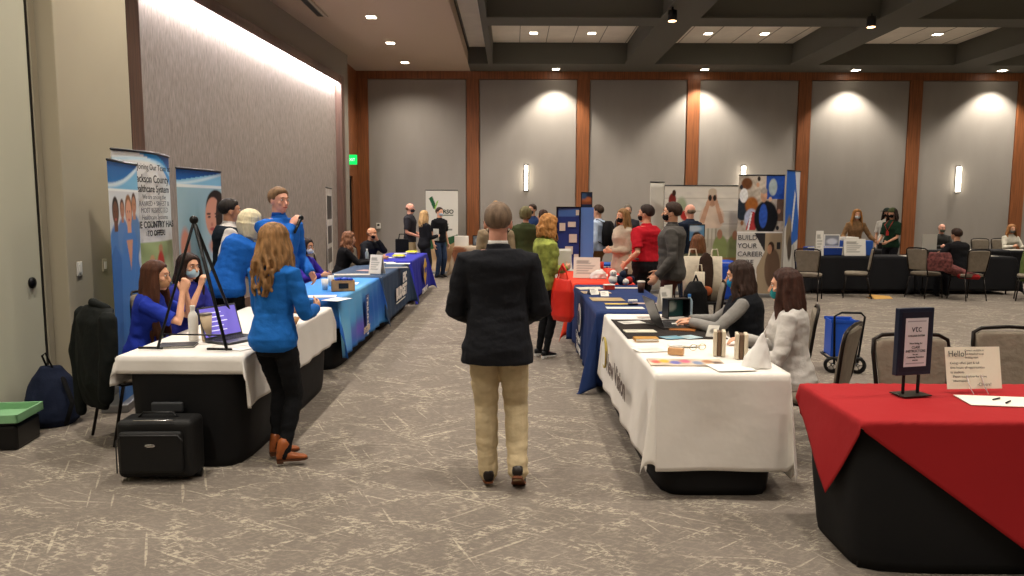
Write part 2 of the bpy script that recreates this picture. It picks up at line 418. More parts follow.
    for i, sd in enumerate((1, -1)):
        An = LEG[sd][2]; fy = footyaw[i]; fp = footpitch[i]
        M = rotm('Z', fy) @ rotm('X', -fp); o0 = An - M @ V3(0, 0, .058 * s); w = (1.0 if sex == 'm' else .85) * s
        tr = lambda p: o0 + M @ np.array(p, float)
        prof = [(-.062, .026, .060), (-.050, .033, .075), (-.015, .035, .078), (.03, .036, .070), (.08, .042, .052), (.125, .046, .038), (.165, .036, .030), (.188, .018, .018)]
        g = G(); g.loft([(tr((0, yy * w, .012 + hh * .5 * w)), M @ V3(ww * w, 0, 0), M @ V3(0, 0, hh * .5 * w)) for yy, ww, hh in prof], 14, sq=.8)
        if sh['high']: g.tube([tr((0, -.015, .04)), tr((0, -.015, .07)), An + V3(0, 0, sh['high'])], [.040 * w, .046 * w, .052 * w], 14)
        up = g.obj('shoe', sm, root, True)
        g = G(); ol = [(-.066, .0), (-.06, .025), (-.02, .033), (.05, .035), (.12, .046), (.17, .036), (.193, .0)]; out = [(b_ * w, a_ * w) for a_, b_ in ol] + [(-b_ * w, a_ * w) for a_, b_ in ol[-2:0:-1]]
        g.rings([[tr((px, py, zz)) for px, py in out] for zz in (0.004, .016)])
        if sh['heel']: g.rings([[tr((px * .95, py, zz)) for px, py in [(.028 * w, -.06 * w), (.028 * w, -.005), (-.028 * w, -.005), (-.028 * w, -.06 * w)]] for zz in (-.012, .006)])
        g.obj('sole', so, up)
    # --- top
    tp = dict(col='#33373d', d=.018, hem=-.02, sleeve='long', sw=1.0, flare=None, var=.1); tp.update(top or {})
    tm = fabric('top_' + tp['col'].strip('#'), tp['col'], tp['var']); dd = tp['d']
    g = G(); g.loft(secs(dd, tp['hem'], .312, tp['flare']), 24)
    if tp['hem'] < 0:
        pass
    for i, sd in enumerate((1, -1)):
        A, E, W = arms[sd]; fr = (1.0 if sex == 'm' else .88) * tp['sw']; k = {'long': 1, 'short': 0, 'none': -1}[tp['sleeve']]
        ctr = spine(.26 * H)[0]; A0 = A + (ctr - A) * .3
        if k == 1: g.tube([A0, A, A + (E - A) * .4, E + unit(A - E) * .03, E, E + (W - E) * .3, W - unit(W - E) * .005], [.055 * s * fr + dd * .4, .056 * s * fr + dd * .6, .051 * s * fr + dd * .6, .046 * s * fr + dd * .6, .047 * s * fr + dd * .6, .045 * s * fr + dd * .6, .032 * s * fr + dd * .7], 14, round_ends=False)
        elif k == 0: g.tube([A0, A, A + (E - A) * .4, A + (E - A) * .82], [.055 * s * fr + dd * .4, .056 * s * fr + dd * .5, .053 * s * fr + dd * .7, .052 * s * fr + dd * .9], 14, round_ends=False)
        else: g.tube([A0, A], [.055 * s * fr + dd * .3, .05 * s * fr + dd * .3], 12)
    g.tube([spine(.28 * H)[0], neck0 - dn * .012], [.085 * s, .060 * s + dd * .3], 14, round_ends=False)
    fold = [(.0055 * s, (14, 14, 46), 11), (.0028 * s, (45, 45, 95), 12), (.005 * s, (7, 7, 16), 13)] if vox < .0125 else [(.006, (14, 14, 34), 11)]
    shirt = organic(g, tp.get('name', 'shirt'), tm, root, vox, 3, fold)
    if tp.get('collar'):
        g = G(); c = neck0 - dn * .012; g.loft([(c - dn * .012, rn * .064 * s, fn_ * .062 * s), (c + dn * .022, rn * .058 * s, fn_ * .058 * s), (c + dn * .024, rn * .052 * s, fn_ * .052 * s), (c, rn * .055 * s, fn_ * .055 * s)], 20)
        g.obj('collar', fabric('collar_' + tp['collar'].strip('#'), tp['collar']), shirt, True)
    if tp.get('vest'):
        g = G(); g.loft(secs(dd + .014, tp['hem'] + .0, .300), 24)
        organic(g, 'vest', fabric('vest_' + tp['vest'].strip('#'), tp['vest']), root, vox, 3, fold)
    # --- hair
    if hair:
        st = hair['style']; hc = hair['col']; hm = mat('hair_' + hc.strip('#') + ('_l' if hair.get('streak') else ''), hc, .62, var=hair.get('var', .35), scale=7, bump=.5, bscale=60, stretch=(6, 6, .8), spec=.25)
        g = G(); vol = hair.get('vol', 1.0)
        def capf(d):
            if st == 'short': ln = float(np.interp(d[1], (-1, -.5, -.3, -.1, .1, .25, .38, .5, .7, 1), (-.70, -.68, -.52, -.22, -.22, -.34, -.10, .28, .50, .60)))
            else: ln = float(np.interp(d[1], (-1, -.3, .1, .35, .6, .85, 1), (-.8, -.75, -.6, -.35, .25, .58, .66)))
            k = 1 / (1 + math.exp(-(d[2] - ln) * 16))
            return (.82 + .18 * k)
        if st != 'fringe':
            g.ell(hp_(0, -.012, .028), (.086 * hs * vol * hw, .108 * hs * vol, .098 * hs * vol), HM, 36, 24, fn=capf)
        else:
            g.ell(hp_(0, -.014, -.004), (.079 * hs, .095 * hs, .050 * hs), HM, 26, 14, fn=lambda d: .99 if d[1] < .05 and d[2] < .75 else .8)
        disp = [(.0035, (30, 30, 12), 4), (.002, (90, 90, 30), 9)]
        if st in ('long', 'bob', 'curly', 'ponytail', 'shoulder'):
            Ln = hair.get('len', {'long': .42, 'bob': .17, 'curly': .24, 'shoulder': .26, 'ponytail': .3}[st]); n = hair.get('n', 24); wv = hair.get('wave', .012 if st != 'curly' else .02)
            rr = np.random.default_rng(hair.get('seed', 3))
            if st != 'ponytail':
                for i in range(n):
                    ph = (i / (n - 1) - .5) * 2 * R(hair.get('span', 112)); wd = hw * (1.0 + .05 * rr.normal())
                    sx, cy = math.sin(ph), -math.cos(ph); pts = []; rad = []
                    for k2 in range(5):
                        th = k2 / 4 * R(98); pts.append(hp_(sx * math.sin(th) * .083 * wd * vol, -.008 + cy * math.sin(th) * .100 * wd * vol, .026 + math.cos(th) * .090 * vol)); rad.append(.012 + .007 * k2 / 4)
                    last = pts[-1]; ph0 = rr.uniform(0, 6); L2 = Ln * rr.uniform(.86, 1.06); fan = hair.get('fan', .25 if st != 'bob' else .08); steps = 9
                    ax = HM @ V3(sx, cy, 0)
                    for k2 in range(1, steps + 1):
                        t = k2 / steps; w_ = wv * math.sin(ph0 + t * 9) * min(1, t * 2); tuck = -.03 * t if st == 'bob' else 0
                        q = last + V3(0, 0, -1) * L2 * t * hs + V3(ax[0], ax[1], 0) * ((fan * .12 * math.sin(min(t * 2.2, 1.57))) + tuck + w_ * .5) + V3(-ax[1], ax[0], 0) * w_
                        if st in ('long', 'shoulder') and hair.get('back'):
                            q = q + V3(0, -1, 0) * 0  # hangs free
                        pts.append(q); rad.append((.019 - (.009 * t if st != 'bob' else .004 * t)) * hs * hair.get('thick', 1.0))
                    g.tube(pts, rad, 8)
            else:
                b = hp_(0, -.115, .03); L2 = Ln; back = HM @ V3(0, -1, 0)
                for i in range(7):
                    o = rr.normal(size=3) * .01; g.tube([hp_(0, -.09, .05), b + o, b + back * .02 + V3(0, 0, -L2 * .4) + o * 1.6, b + V3(0, 0, -L2 * .75) + o * 1.8, b + V3(0, 0, -L2) + o], [.02, .022, .022, .018, .006], 8)
            if st == 'curly': disp = [(.009, (45, 45, 40), 4), (.004, (90, 90, 80), 9)]
        if st == 'bun' or hair.get('bun'): g.ell(hp_(0, -.05, .128), .036 * hs, HM, 12, 8); 
        organic(g, 'hair', hm, root, max(.0065, vox * .7), 1, disp)
        if hair.get('beard'):
            g = G(); g.ell(hp_(0, .030, -.066), (.058 * hs, .062 * hs, .046 * hs), HM, 18, 12); g.obj('beard', hm, root, True)
    if st_ := (hair or {}).get('hat'):
        g = G(); g.ell(hp_(0, -.008, .035), (.088 * hs, .108 * hs, .095 * hs), HM, 24, 14, fn=lambda d: 1 if d[2] > -.15 else .8)
        if hair.get('brim'): g.ell(hp_(0, .0, .045), (.15 * hs, .17 * hs, .010), HM, 24, 8)
        g.obj('hat', fabric('hat_' + st_.strip('#'), st_), root, True)
    if extra: extra(dict(root=root, spine=spine, arms=arms, hp=hp_, HM=HM, H=H, s=s, hs=hs, secs=secs, P=P, LEG=LEG, shirt=shirt, neck=neck0, body=body))
    return root
# ------------------------------------------------------------------ the room
# materials
m_ceil = mat('ceiling_paint', '#bcaa96', .85); m_tile = mat('ceiling_tile', '#ebe4d8', .85, var=.05, scale=3); m_beam = mat('beam_paint', '#5c5b53', .8)
m_pan = mat('wall_fabric_panel', '#97918a', .9, var=.04, scale=3, bump=.15, bscale=120, stretch=(1, 1, .3))
m_wall = mat('wall_paint', '#aaa18d', .85, var=.02, scale=2); m_wallpaper = mat('streaked_wallcovering', '#928880', .75, var=.24, scale=5, stretch=(9, 9, 1.6), bump=.2, bscale=40)
m_door = mat('door_paint', '#b9b7a5', .6); m_base = mat('baseboard_black', '#1c1a18', .5); m_metal = mat('dark_metal', '#17181a', .4, .6); m_chrome = mat('chrome', '#b8b8b8', .25, 1)
m_black = fabric('black_fabric', '#111113', .15); m_white = mat('white_plastic', '#e9e6df', .4); m_blackp = mat('black_plastic', '#0e0e10', .35); m_paper = mat('paper', '#e8e4da', .7); m_ink = mat('ink', '#1b1b1f', .6)
def wood(name, col):
    m = bpy.data.materials.new(name); m.use_nodes = True; nt = m.node_tree; b = nt.nodes['Principled BSDF']; b.inputs['Roughness'].default_value = .45
    tc = nt.nodes.new('ShaderNodeTexCoord'); mp = nt.nodes.new('ShaderNodeMapping'); mp.inputs['Scale'].default_value = (14, 14, .6); n = nt.nodes.new('ShaderNodeTexNoise'); n.inputs['Scale'].default_value = 2.5; n.inputs['Detail'].default_value = 6
    r = nt.nodes.new('ShaderNodeValToRGB'); c = lin(col); r.color_ramp.elements[0].position = .35; r.color_ramp.elements[1].position = .65
    r.color_ramp.elements[0].color = (*[x * .72 for x in c], 1); r.color_ramp.elements[1].color = (*[x * 1.2 for x in c], 1)
    nt.links.new(tc.outputs['Object'], mp.inputs['Vector']); nt.links.new(mp.outputs['Vector'], n.inputs['Vector']); nt.links.new(n.outputs['Fac'], r.inputs['Fac']); nt.links.new(r.outputs['Color'], b.inputs['Base Color']); return m
m_wood = wood('warm_wood', '#8a5330'); m_darkwood = wood('brown_wood', '#5d4438')

def carpet():
    m = bpy.data.materials.new('carpet_scratched'); m.use_nodes = True; nt = m.node_tree; b = nt.nodes['Principled BSDF']; b.inputs['Roughness'].default_value = .95; b.inputs['Specular IOR Level'].default_value = .1
    N = nt.nodes.new; L = nt.links.new; tc = N('ShaderNodeTexCoord')
    def math_(op, a, c=None, d=None):
        q = N('ShaderNodeMath'); q.operation = op
        for i, v in enumerate((a, c, d)):
            if v is None: continue
            if isinstance(v, (int, float)): q.inputs[i].default_value = v
            else: L(v, q.inputs[i])
        return q.outputs[0]
    def noise(scale, rot, st, det=2.0, off=(0, 0, 0), rough=.5):
        # rotate first, then stretch: long thin marks along the rotated axis
        v = N('ShaderNodeVectorRotate'); v.rotation_type = 'Z_AXIS'; v.inputs['Angle'].default_value = R(rot); L(tc.outputs['Object'], v.inputs['Vector'])
        mp = N('ShaderNodeMapping'); mp.inputs['Scale'].default_value = st; mp.inputs['Location'].default_value = off; L(v.outputs[0], mp.inputs['Vector'])
        n = N('ShaderNodeTexNoise'); n.inputs['Scale'].default_value = scale; n.inputs['Detail'].default_value = det; n.inputs['Roughness'].default_value = rough; L(mp.outputs[0], n.inputs['Vector']); return n.outputs['Fac']
    def ramp(v, lo, hi):
        q = N('ShaderNodeMapRange'); q.interpolation_type = 'SMOOTHSTEP'; q.inputs['From Min'].default_value = lo; q.inputs['From Max'].default_value = hi; L(v, q.inputs['Value']); return q.outputs[0]
    fleck = ramp(noise(17, 20, (1, 2.4, 1), 4, (0, 0, 0), .72), .50, .60)
    fleck2 = ramp(noise(15, -35, (1, 3.2, 1), 3, (9, 0, 0), .7), .53, .62); fl = math_('MAXIMUM', fleck, fleck2)
    bands = None
    for i, (rot, sc, lo) in enumerate(((28, 1.4, .52), (-38, 1.5, .53), (70, 1.3, .55))):
        s_ = ramp(noise(sc, rot, (1.0, 4.5, 1.0), 2.5, (i * 5.3, i * 2.1, 0)), lo, lo + .14); bands = s_ if bands is None else math_('MAXIMUM', bands, s_)
    tot = None
    for i, (rot, sc, lo) in enumerate(((28, 1.2, .685), (-38, 1.3, .69), (66, 1.2, .70), (5, 1.3, .695))):
        s_ = ramp(noise(sc, rot, (1.0, 24.0, 1.0), 1.0, (i * 7.3, i * 3.1, 0)), lo, lo + .03); tot = s_ if tot is None else math_('MAXIMUM', tot, s_)
    brk = ramp(noise(30, 0, (1, 1, 1), 3), .40, .52)
    fac = math_('MINIMUM', math_('ADD', math_('MULTIPLY', fl, math_('ADD', .16, math_('MULTIPLY', bands, .62))), math_('MULTIPLY', tot, math_('ADD', .15, math_('MULTIPLY', brk, .45)))), 1.0)
    base = N('ShaderNodeMix'); base.data_type = 'RGBA'; base.inputs['A'].default_value = (*lin('#69615a'), 1); base.inputs['B'].default_value = (*lin('#7b726a'), 1); L(noise(2.2, 0, (1, 1, 1), 4), base.inputs['Factor'])
    mx = N('ShaderNodeMix'); mx.data_type = 'RGBA'; mx.inputs['B'].default_value = (*lin('#aea593'), 1); L(base.outputs['Result'], mx.inputs['A']); L(fac, mx.inputs['Factor'])
    pile = noise(220, 0, (1, 1, 1), 2); bp = N('ShaderNodeBump'); bp.inputs['Strength'].default_value = .35; bp.inputs['Distance'].default_value = .01; L(pile, bp.inputs['Height'])
    L(mx.outputs['Result'], b.inputs['Base Color']); L(bp.outputs[0], b.inputs['Normal']); return m

XL, XR, YN, YB, HC_ = -4.0, 19.0, -5.0, 20.4, 5.29
g = G(); g.box(XL - .5, XR + .2, YN - .2, YB + .4, -.2, 0); struct(g.obj('floor', carpet()))
# back wall: fabric panels between wooden posts
g = G(); g.box(XL - .6, XR + .2, YB + .05, YB + .3, 0, 6.2); struct(g.obj('wall_back', m_wall))
posts = [-1.06, 1.88, 4.81, 7.77, 10.72, 13.6, 16.5]
edges = [-3.86] + posts
g = G()
for i in range(len(edges)):
    a = edges[i] + (.17 if i else 0); b_ = (edges[i + 1] - .17) if i + 1 < len(edges) else XR
    g.box(a + .01, b_ - .01, YB - .02, YB + .05, .12, 5.08)
struct(g.obj('wall_panels_back', m_pan, bevel=.01))
g = G(); g.box(XL - .15, XR, YB - .05, YB + .05, 5.09, 5.29); struct(g.obj('trim_1', m_wood))
for i, x in enumerate(posts + [-4.02]):
    g = G(); g.box(x - (.165 if i < 7 else .13), x + (.165 if i < 7 else .17), YB - .06, YB + .05, 0, 5.09); struct(g.obj('trim_%d' % (i + 2), m_wood, bevel=.005))
g = G(); g.box(-3.86, XR, YB - .065, YB - .02, 0, .12); struct(g.obj('baseboard_back', m_base))
# alcove at the far end of the side wall, clad in wood, with a dark doorway
g = G(); g.box(-4.35, -4.15, 18.3, 18.75, 0, 5.29); g.box(-4.35, -4.15, 19.75, YB + .05, 0, 5.29); g.box(-4.35, -4.15, 18.75, 19.75, 2.5, 5.29); struct(g.obj('wall_alcove', m_wood))
g = G(); g.box(-4.32, -4.27, 18.75, 19.75, 0, 2.5); g.box(-4.27, -4.2, 18.75, 18.82, 0, 2.5); g.box(-4.27, -4.2, 19.68, 19.75, 0, 2.5); g.box(-4.27, -4.2, 18.82, 19.68, 2.43, 2.5); struct(g.obj('door_2', mat('dark_door', '#15120f', .5)))
# side wall: wall, recessed wallcovering and its brown frame with a light along the top; the wall runs slightly outwards towards the camera
MW = Matrix.Translation((-3.87, 17.3, 0)) @ Matrix.Rotation(R(-3.7), 4, 'Z') @ Matrix.Translation((3.87, -17.3, 0))
g = G(); g.box(-4.4, -4.0, 7.3, 18.3, 0, 5.29); struct(g.obj('wall_left', mat('wall_paint_grey', '#8f877c', .85), M=MW))
g = G(); g.box(-4.0, -3.985, 9.0, 17.2, .25, 4.46); struct(g.obj('wall_panel_left', m_wallpaper, M=MW))
g = G(); g.box(-4.0, -3.93, 8.35, 8.80, 0, 4.64); g.box(-4.0, -3.85, 8.80, 9.06, 0, 4.64); struct(g.obj('trim_20', m_darkwood, M=MW))
g = G(); g.box(-4.0, -3.84, 17.2, 17.42, 0, 4.64); struct(g.obj('trim_21', m_darkwood, M=MW))
g = G(); g.box(-4.0, -3.85, 9.06, 17.2, 4.46, 4.64); struct(g.obj('trim_22', m_darkwood, M=MW))
g = G(); g.box(-4.0, -3.95, 9.06, 17.2, .0, .25); struct(g.obj('baseboard_left', m_darkwood, M=MW))
# near pier, door recess
g = G(); g.box(-4.6, -3.72, 6.26, 7.45, 0, 5.29); struct(g.obj('wall_pier', m_wall, bevel=.01))
g = G(); g.box(-3.92, -3.70, 6.235, 6.26, 0, .19); g.box(-3.72, -3.70, 6.26, 7.45, 0, .19); struct(g.obj('baseboard_pier', m_base))
g = G(); g.box(-4.6, -3.87, YN, 1.2, 0, 5.29); g.box(-4.6, -3.87, 1.2, 6.26, 4.9, 5.29); struct(g.obj('wall_near', m_wall))
g = G(); g.box(-4.0, -3.865, 3.5, 6.13, .01, 4.9); g.box(-4.0, -3.865, 1.2, 3.48, .01, 4.9)
d = struct(g.obj('door_1', m_door, bevel=.006))
g = G(); g.box(-4.0, -3.868, 6.13, 6.165, 0, 4.9); struct(g.obj('trim_23', m_base)); g = G(); g.box(-4.0, -3.855, 6.165, 6.235, 0, 4.9); struct(g.obj('trim_24', m_wall))
g = G(); g.lathe([(.0, 0), (.045, 0), (.045, .015), (.02, .03), (0, .03)], (0, 0, 0), 20); o = g.obj('door_pull', m_metal, d, True, M=Matrix.Translation((-3.865, 6.0, 1.1)) @ Matrix.Rotation(R(90), 4, 'Y'))
# other walls, out of frame
g = G(); g.box(XR, XR + .2, YN, YB, 0, 6.2); struct(g.obj('wall_right', m_pan)); g = G(); g.box(XL - .6, XR, YN - .2, YN, 0, 6.2); struct(g.obj('wall_front', m_pan))
# ceiling: soffit beside the side wall, coffers beyond
g = G(); g.box(-4.7, -1.12, YN, YB + .1, 5.29, 5.9); struct(g.obj('ceiling_soffit', m_ceil)); g = G(); g.box(-1.12, XR, 19.3, YB + .1, 5.29, 5.9); struct(g.obj('ceiling_soffit', m_beam))
g = G(); g.box(-1.12, -.62, YN, 19.3, 5.70, 5.9); struct(g.obj('ceiling_trough', m_tile))
g = G(); g.box(-1.118, -1.09, YN, 19.28, 5.58, 5.70); struct(g.obj('trim_25', m_metal))
g = G(); g.box(-.62, XR, YN, 19.3, 5.81, 6.0); struct(g.obj('ceiling_tiles', m_tile))
g = G()
for k in range(0, 22): g.box(-.5 + k * .66, -.485 + k * .66, YN, 19.3, 5.802, 5.81)
struct(g.obj('trim_26', mat('tile_joint', '#8a8478', .8)))
XB = [(-.62, -.5), (2.86, 3.5), (7.0, 7.62), (11.1, 11.8), (15.2, 15.9)]; YBm = [(14.75, 15.3), (10.2, 10.75), (5.7, 6.25), (1.2, 1.75), (-3.3, -2.75)]
for i, (a, b_) in enumerate(XB):
    g = G(); g.box(a, b_, YN, 19.3, 5.29, 5.81)
    if i: g.box(a - .05, a, YN, 19.3, 5.29, 5.33); g.box(b_, b_ + .05, YN, 19.3, 5.29, 5.33)
    struct(g.obj('ceiling_beam', m_beam))
for i, (a, b_) in enumerate(YBm):
    g = G(); g.box(-.5, XR, a + .02, b_ - .02, 5.295, 5.81); g.box(-.5, XR, a - .05, a + .02, 5.295, 5.33); g.box(-.5, XR, b_ - .02, b_ + .05, 5.295, 5.33); struct(g.obj('ceiling_beam', m_beam))
# linear air slot in the soffit beside the side wall
g = G(); g.box(-3.55, -3.49, 8, 14.6, 5.26, 5.289, 0); g.box(-3.68, -3.55, 8, 14.6, 5.275, 5.289, 1)
setp(g.obj('air_slot', [mat('slot_trim', '#b5aa98', .6), m_metal]), 'long dark linear air slot in the ceiling beside the lit wall', 'air vent')

# ------------------------------------------------------------------ lamps
def spot(name, loc, power, angle=110, blend=1.0, col=(1, .91, .785), rad=.07, rot=(0, 0, 0), parent=None):
    l = bpy.data.lights.new(name, 'SPOT'); l.energy = power; l.spot_size = R(angle); l.spot_blend = blend; l.color = col; l.shadow_soft_size = rad
    o = bpy.data.objects.new(name, l); COL.objects.link(o); o.location = loc; o.rotation_euler = rot
    if parent: o.parent = parent
    return o
m_lens = mat('lamp_lens', '#fff2dc', .5, emit='#fff0d8', estr=14)
m_ring = mat('lamp_trim', '#d8d0c0', .5)
def downlight(x, y, z, label, group, power, angle=120, blend=1.0, first=[None]):
    if first[0] is None:
        t = thing('recessed_downlight', label, 'ceiling light', (x, y, z), 0, group)
        g = G(); g.box(-.11, .11, -.11, .11, -.012, 0); g.obj('lamp_trim', m_ring, t, bevel=.003); g = G(); g.box(-.085, .085, -.085, .085, -.016, -.0125); g.obj('lamp_lens', m_lens, t); first[0] = t
    else:
        t = dup(first[0], (x, y, z), 0, label, group)
    if power: spot('downlight_beam', (x, y, z - .03), power, angle, blend)
    return t
PW = 1.0
for i, Y in enumerate((19.13, 16.9, 14.65, 12.3, 9.8, 7.2, 4.4, 1.5, -1.5)):
    downlight(-2.68, Y, 5.29, ['square ceiling downlight in the soffit nearest the exit corner', 'square ceiling downlight in the soffit, middle one of three above the vendor tables', 'square ceiling downlight in the soffit, closest of three by the air slot'][min(i, 2)] if i < 3 else 'square ceiling downlight in the soffit behind the camera', 'soffit downlights', (300 if Y > 9 else 420) * PW, 140)
for i, x in enumerate((1.12, 4.98, 8.9, 12.7, 16.4)):
    downlight(x, 19.95, 5.29, 'wall-washing downlight throwing a bright pool on the %s wall panel' % ['second', 'fourth', 'fifth', 'sixth', 'last'][i], 'wall-washing downlights', 0)
    spot('wall_wash_beam', (x, 19.85, 5.25), 330 * PW, 104, .55, rad=.04)
k = 0
for (xa, xb) in ((.49, 1.86), (4.6, 5.93), (8.7, 10.0), (12.6, 14.2)):
    for Y in (18.2, 12.8, 8.2, 4, -.6):
        for x in (xa, xb):
            k += 1
            if xa == 8.7 and Y == 18.2 and x == xa: continue
            downlight(x, Y, 5.805, 'square downlight in the pale tiles of coffer %d from the side wall' % (1 + (.49, 4.6, 8.7, 12.6).index(xa)), 'coffer downlights', 330 * PW, 125)
# track heads
for i, (x, y) in enumerate(((2.86, 13.9), (6.62, 14.3))):
    t = thing('track_spotlight', ['black cylinder spotlight hanging from the ceiling beam near the aisle', 'black cylinder spotlight half hidden under the far beam'][i], 'spotlight', (x, y, 5.29))
    g = G(); g.lathe([(.085, -.24), (.085, -.06), (.02, -.04), (.02, 0)]); g.obj('housing', m_blackp, t, True); g = G(); g.lathe([(.07, -.246), (.07, -.241)]); g.obj('lamp_lens', mat('amber_lens', '#ffd9a8', .5, emit='#ffc890', estr=8), t)
# cove light of the framed wall
m_led = mat('led_strip', '#ffffff', .5, emit='#fff0f0', estr=30)
g = G(); g.box(-3.97, -3.89, 9.08, 17.18, 4.435, 4.458); setp(g.obj('strip_light', m_led, M=MW), 'bright white light strip along the top of the framed wall', 'strip light')
l = bpy.data.lights.new('cove_light', 'AREA'); l.shape = 'RECTANGLE'; l.size = .05; l.size_y = 8.1; l.energy = 150; l.color = (1, .93, .93)
o = bpy.data.objects.new('cove_light', l); COL.objects.link(o); o.matrix_world = MW @ Matrix.Translation((-3.92, 13.1, 4.43)) @ Matrix.Rotation(R(-16), 4, 'Y')
# wall sconces
m_sc = mat('sconce_glass', '#fff6e0', .4, emit='#fff3dc', estr=9)
for i, (x, la) in enumerate(((.37, 'slim vertical wall light on the second grey panel'), (6.2, 'slim vertical wall light above the photo banners'), (11.97, 'slim vertical wall light between the last two posts'))):
    t = thing('wall_sconce', la, 'wall light', (x, YB - .03, 2.5), 0, 'slim wall lights')
    g = G(); g.box(-.06, .06, -.02, 0.01, -.36, .36); g.obj('back_plate', m_chrome, t); g = G(); g.box(-.04, .04, -.10, -.02, -.33, .33); g.obj('lamp_glass', m_sc, t, bevel=.01)
# exit sign
t = thing('exit_sign', 'green lit exit sign hanging over the dark doorway', 'sign', (-4.0, 18.95, 2.88))
g = G(); g.box(-.12, .12, -.03, .03, -.12, .12); g.obj('sign_box', mat('exit_green', '#0c8f3e', .4, emit='#0dbb4e', estr=1.6), t, bevel=.01)
text('lettering', 'EXIT', .10, (-.105, -.032, -.035), (1, 0, 0), (0, 0, 1), mat('exit_letters', '#c9ffd8', .4, emit='#c9ffd8', estr=1.5), t, sx=.9); g = G(); g.box(-.15, -.1, -.01, .01, .10, .17); g.obj('bracket', m_chrome, t)
# switches on the pier and the back wall
for i, (x, yv, z, la, w, h, mm) in enumerate(((-3.72, 6.42, 1.18, 'white light switch on the pier, closest to the door', .075, .12, m_white), (-3.72, 6.82, 1.18, 'beige switch plate on the pier beside the white one', .07, .11, mat('beige_plate', '#b9b09a', .5)))):
    t = thing('light_switch', la, 'switch', (x, yv, z)); g = G(); g.box(0, .01, -w / 2, w / 2, -h / 2, h / 2); g.obj('plate', mm, t, bevel=.003); g = G(); g.box(.01, .018, -.017, .017, -.033, .033); g.obj('rocker', m_white, t, bevel=.002)
t = thing('control_panel', 'dark touch panel on the pier behind the nurse banner', 'control panel', (-3.72, 7.12, 1.2)); g = G(); g.box(0, .03, -.12, .12, -.1, .1); g.obj('casing', m_blackp, t, bevel=.005); g = G(); g.box(.03, .032, -.1, .1, -.07, .07); g.obj('screen', mat('panel_glass', '#16202a', .1), t)
t = thing('thermostat', 'small white thermostat box on the back wall near the corner', 'thermostat', (-3.62, YB - .02, 1.2)); g = G(); g.box(-.06, .06, -.03, 0, -.08, .08); g.obj('casing', m_white, t, bevel=.01); g = G(); g.box(-.03, .03, -.032, -.03, 0, .05); g.obj('screen', m_blackp, t)

SC.world = bpy.data.worlds.new('w'); SC.world.use_nodes = True; SC.world.node_tree.nodes['Background'].inputs[0].default_value = (1, .9, .78, 1); SC.world.node_tree.nodes['Background'].inputs[1].default_value = .02
SC.view_settings.view_transform = 'Standard'; SC.view_settings.look = 'None'; SC.view_settings.gamma = 1; SC.view_settings.use_curve_mapping = False; SC.view_settings.exposure = 0.36
# ------------------------------------------------------------------ cloths, tables, chairs
def draper(rect, zt, hem, wave=.012, flare=.05, fk=16.0, seed=0, zmin=.012, lift=.0, cshrink=.10, cfl=.20):
    x0, x1, y0, y1 = rect; r_ = np.random.default_rng(seed); ph = r_.uniform(0, 6, 4)
    def P(u, v):
        px, py = hem(u, v); ax = px - x1 if px > x1 else (px - x0 if px < x0 else 0.0); ay = py - y1 if py > y1 else (py - y0 if py < y0 else 0.0)
        ex, ey = min(max(px, x0), x1), min(max(py, y0), y1); r = math.hypot(ax, ay); r *= 1 - cshrink * (2 * ax * ay / (r * r + 1e-9)) ** 2 if ax and ay else 1
        if r < 1e-9: return (px, py, zt + lift + .0015 * math.sin(px * 9 + ph[0]) * math.sin(py * 7 + ph[1]))
        nn = math.hypot(ax, ay); dx, dy = ax / nn, ay / nn; k = min(1, r / .35); c2 = (2 * dx * dy) ** 2; al = ex * 1.0 + ey * 1.13
        o = .012 + flare * r + wave * k * (math.sin(fk * al + ph[2]) + .6 * math.sin(fk * .43 * al + ph[3])) * (1 - c2) + c2 * r * cfl
        th = math.atan2(abs(dy), abs(dx)); tw = c2 * .35 * math.sin(th * 6)
        z = zt + lift - math.sqrt(max(r * r - min(o, r * .7) ** 2, 0)) * (1 - .04 * c2)
        if r < .02: z = zt + lift - r * .5
        return (ex + dx * o - dy * tw * r * .2, ey + dy * o + dx * tw * r * .2, max(z, zmin + .006 * math.sin(al * 40)))
    return P
def box_hem(rect, l, r, n, f):
    x0, x1, y0, y1 = rect; return lambda u, v: (x0 - l + (x1 - x0 + l + r) * u, y0 - n + (y1 - y0 + n + f) * v)
def cloth_mat(name, col, attr=False):
    if name in _M: return _M[name]
    m = mat(name, col, .8, bump=.6, bscale=5, spec=.2)
    if attr:
        nt = m.node_tree; a = nt.nodes.new('ShaderNodeAttribute'); a.attribute_name = 'Col'; nt.links.new(a.outputs['Color'], nt.nodes['Principled BSDF'].inputs['Base Color'])
    return m
def tablecloth(name, label, rect, hems, col, zt=.757, paint=None, wave=.012, flare=.05, fk=16, seed=0, res=.035, group=None, hemfn=None, m=None, cs=.10, cf=.20):
    l, r, n, f = hems; W = rect[1] - rect[0] + l + r; D = rect[3] - rect[2] + n + f
    c = Canvas(max(8, int(W / res)), max(8, int(D / res)), col, D / W)
    if paint: paint(c)
    hemf = hemfn or box_hem(rect, l, r, n, f)
    o = c.obj(name, draper(rect, zt, hemf, wave, flare, fk, seed, cshrink=cs, cfl=cf), None, .002, cloth_mat('tablecloth_weave' if paint else 'cloth_' + col.strip('#'), col, bool(paint)), smooth=True)
    return setp(o, label, 'tablecloth', group)
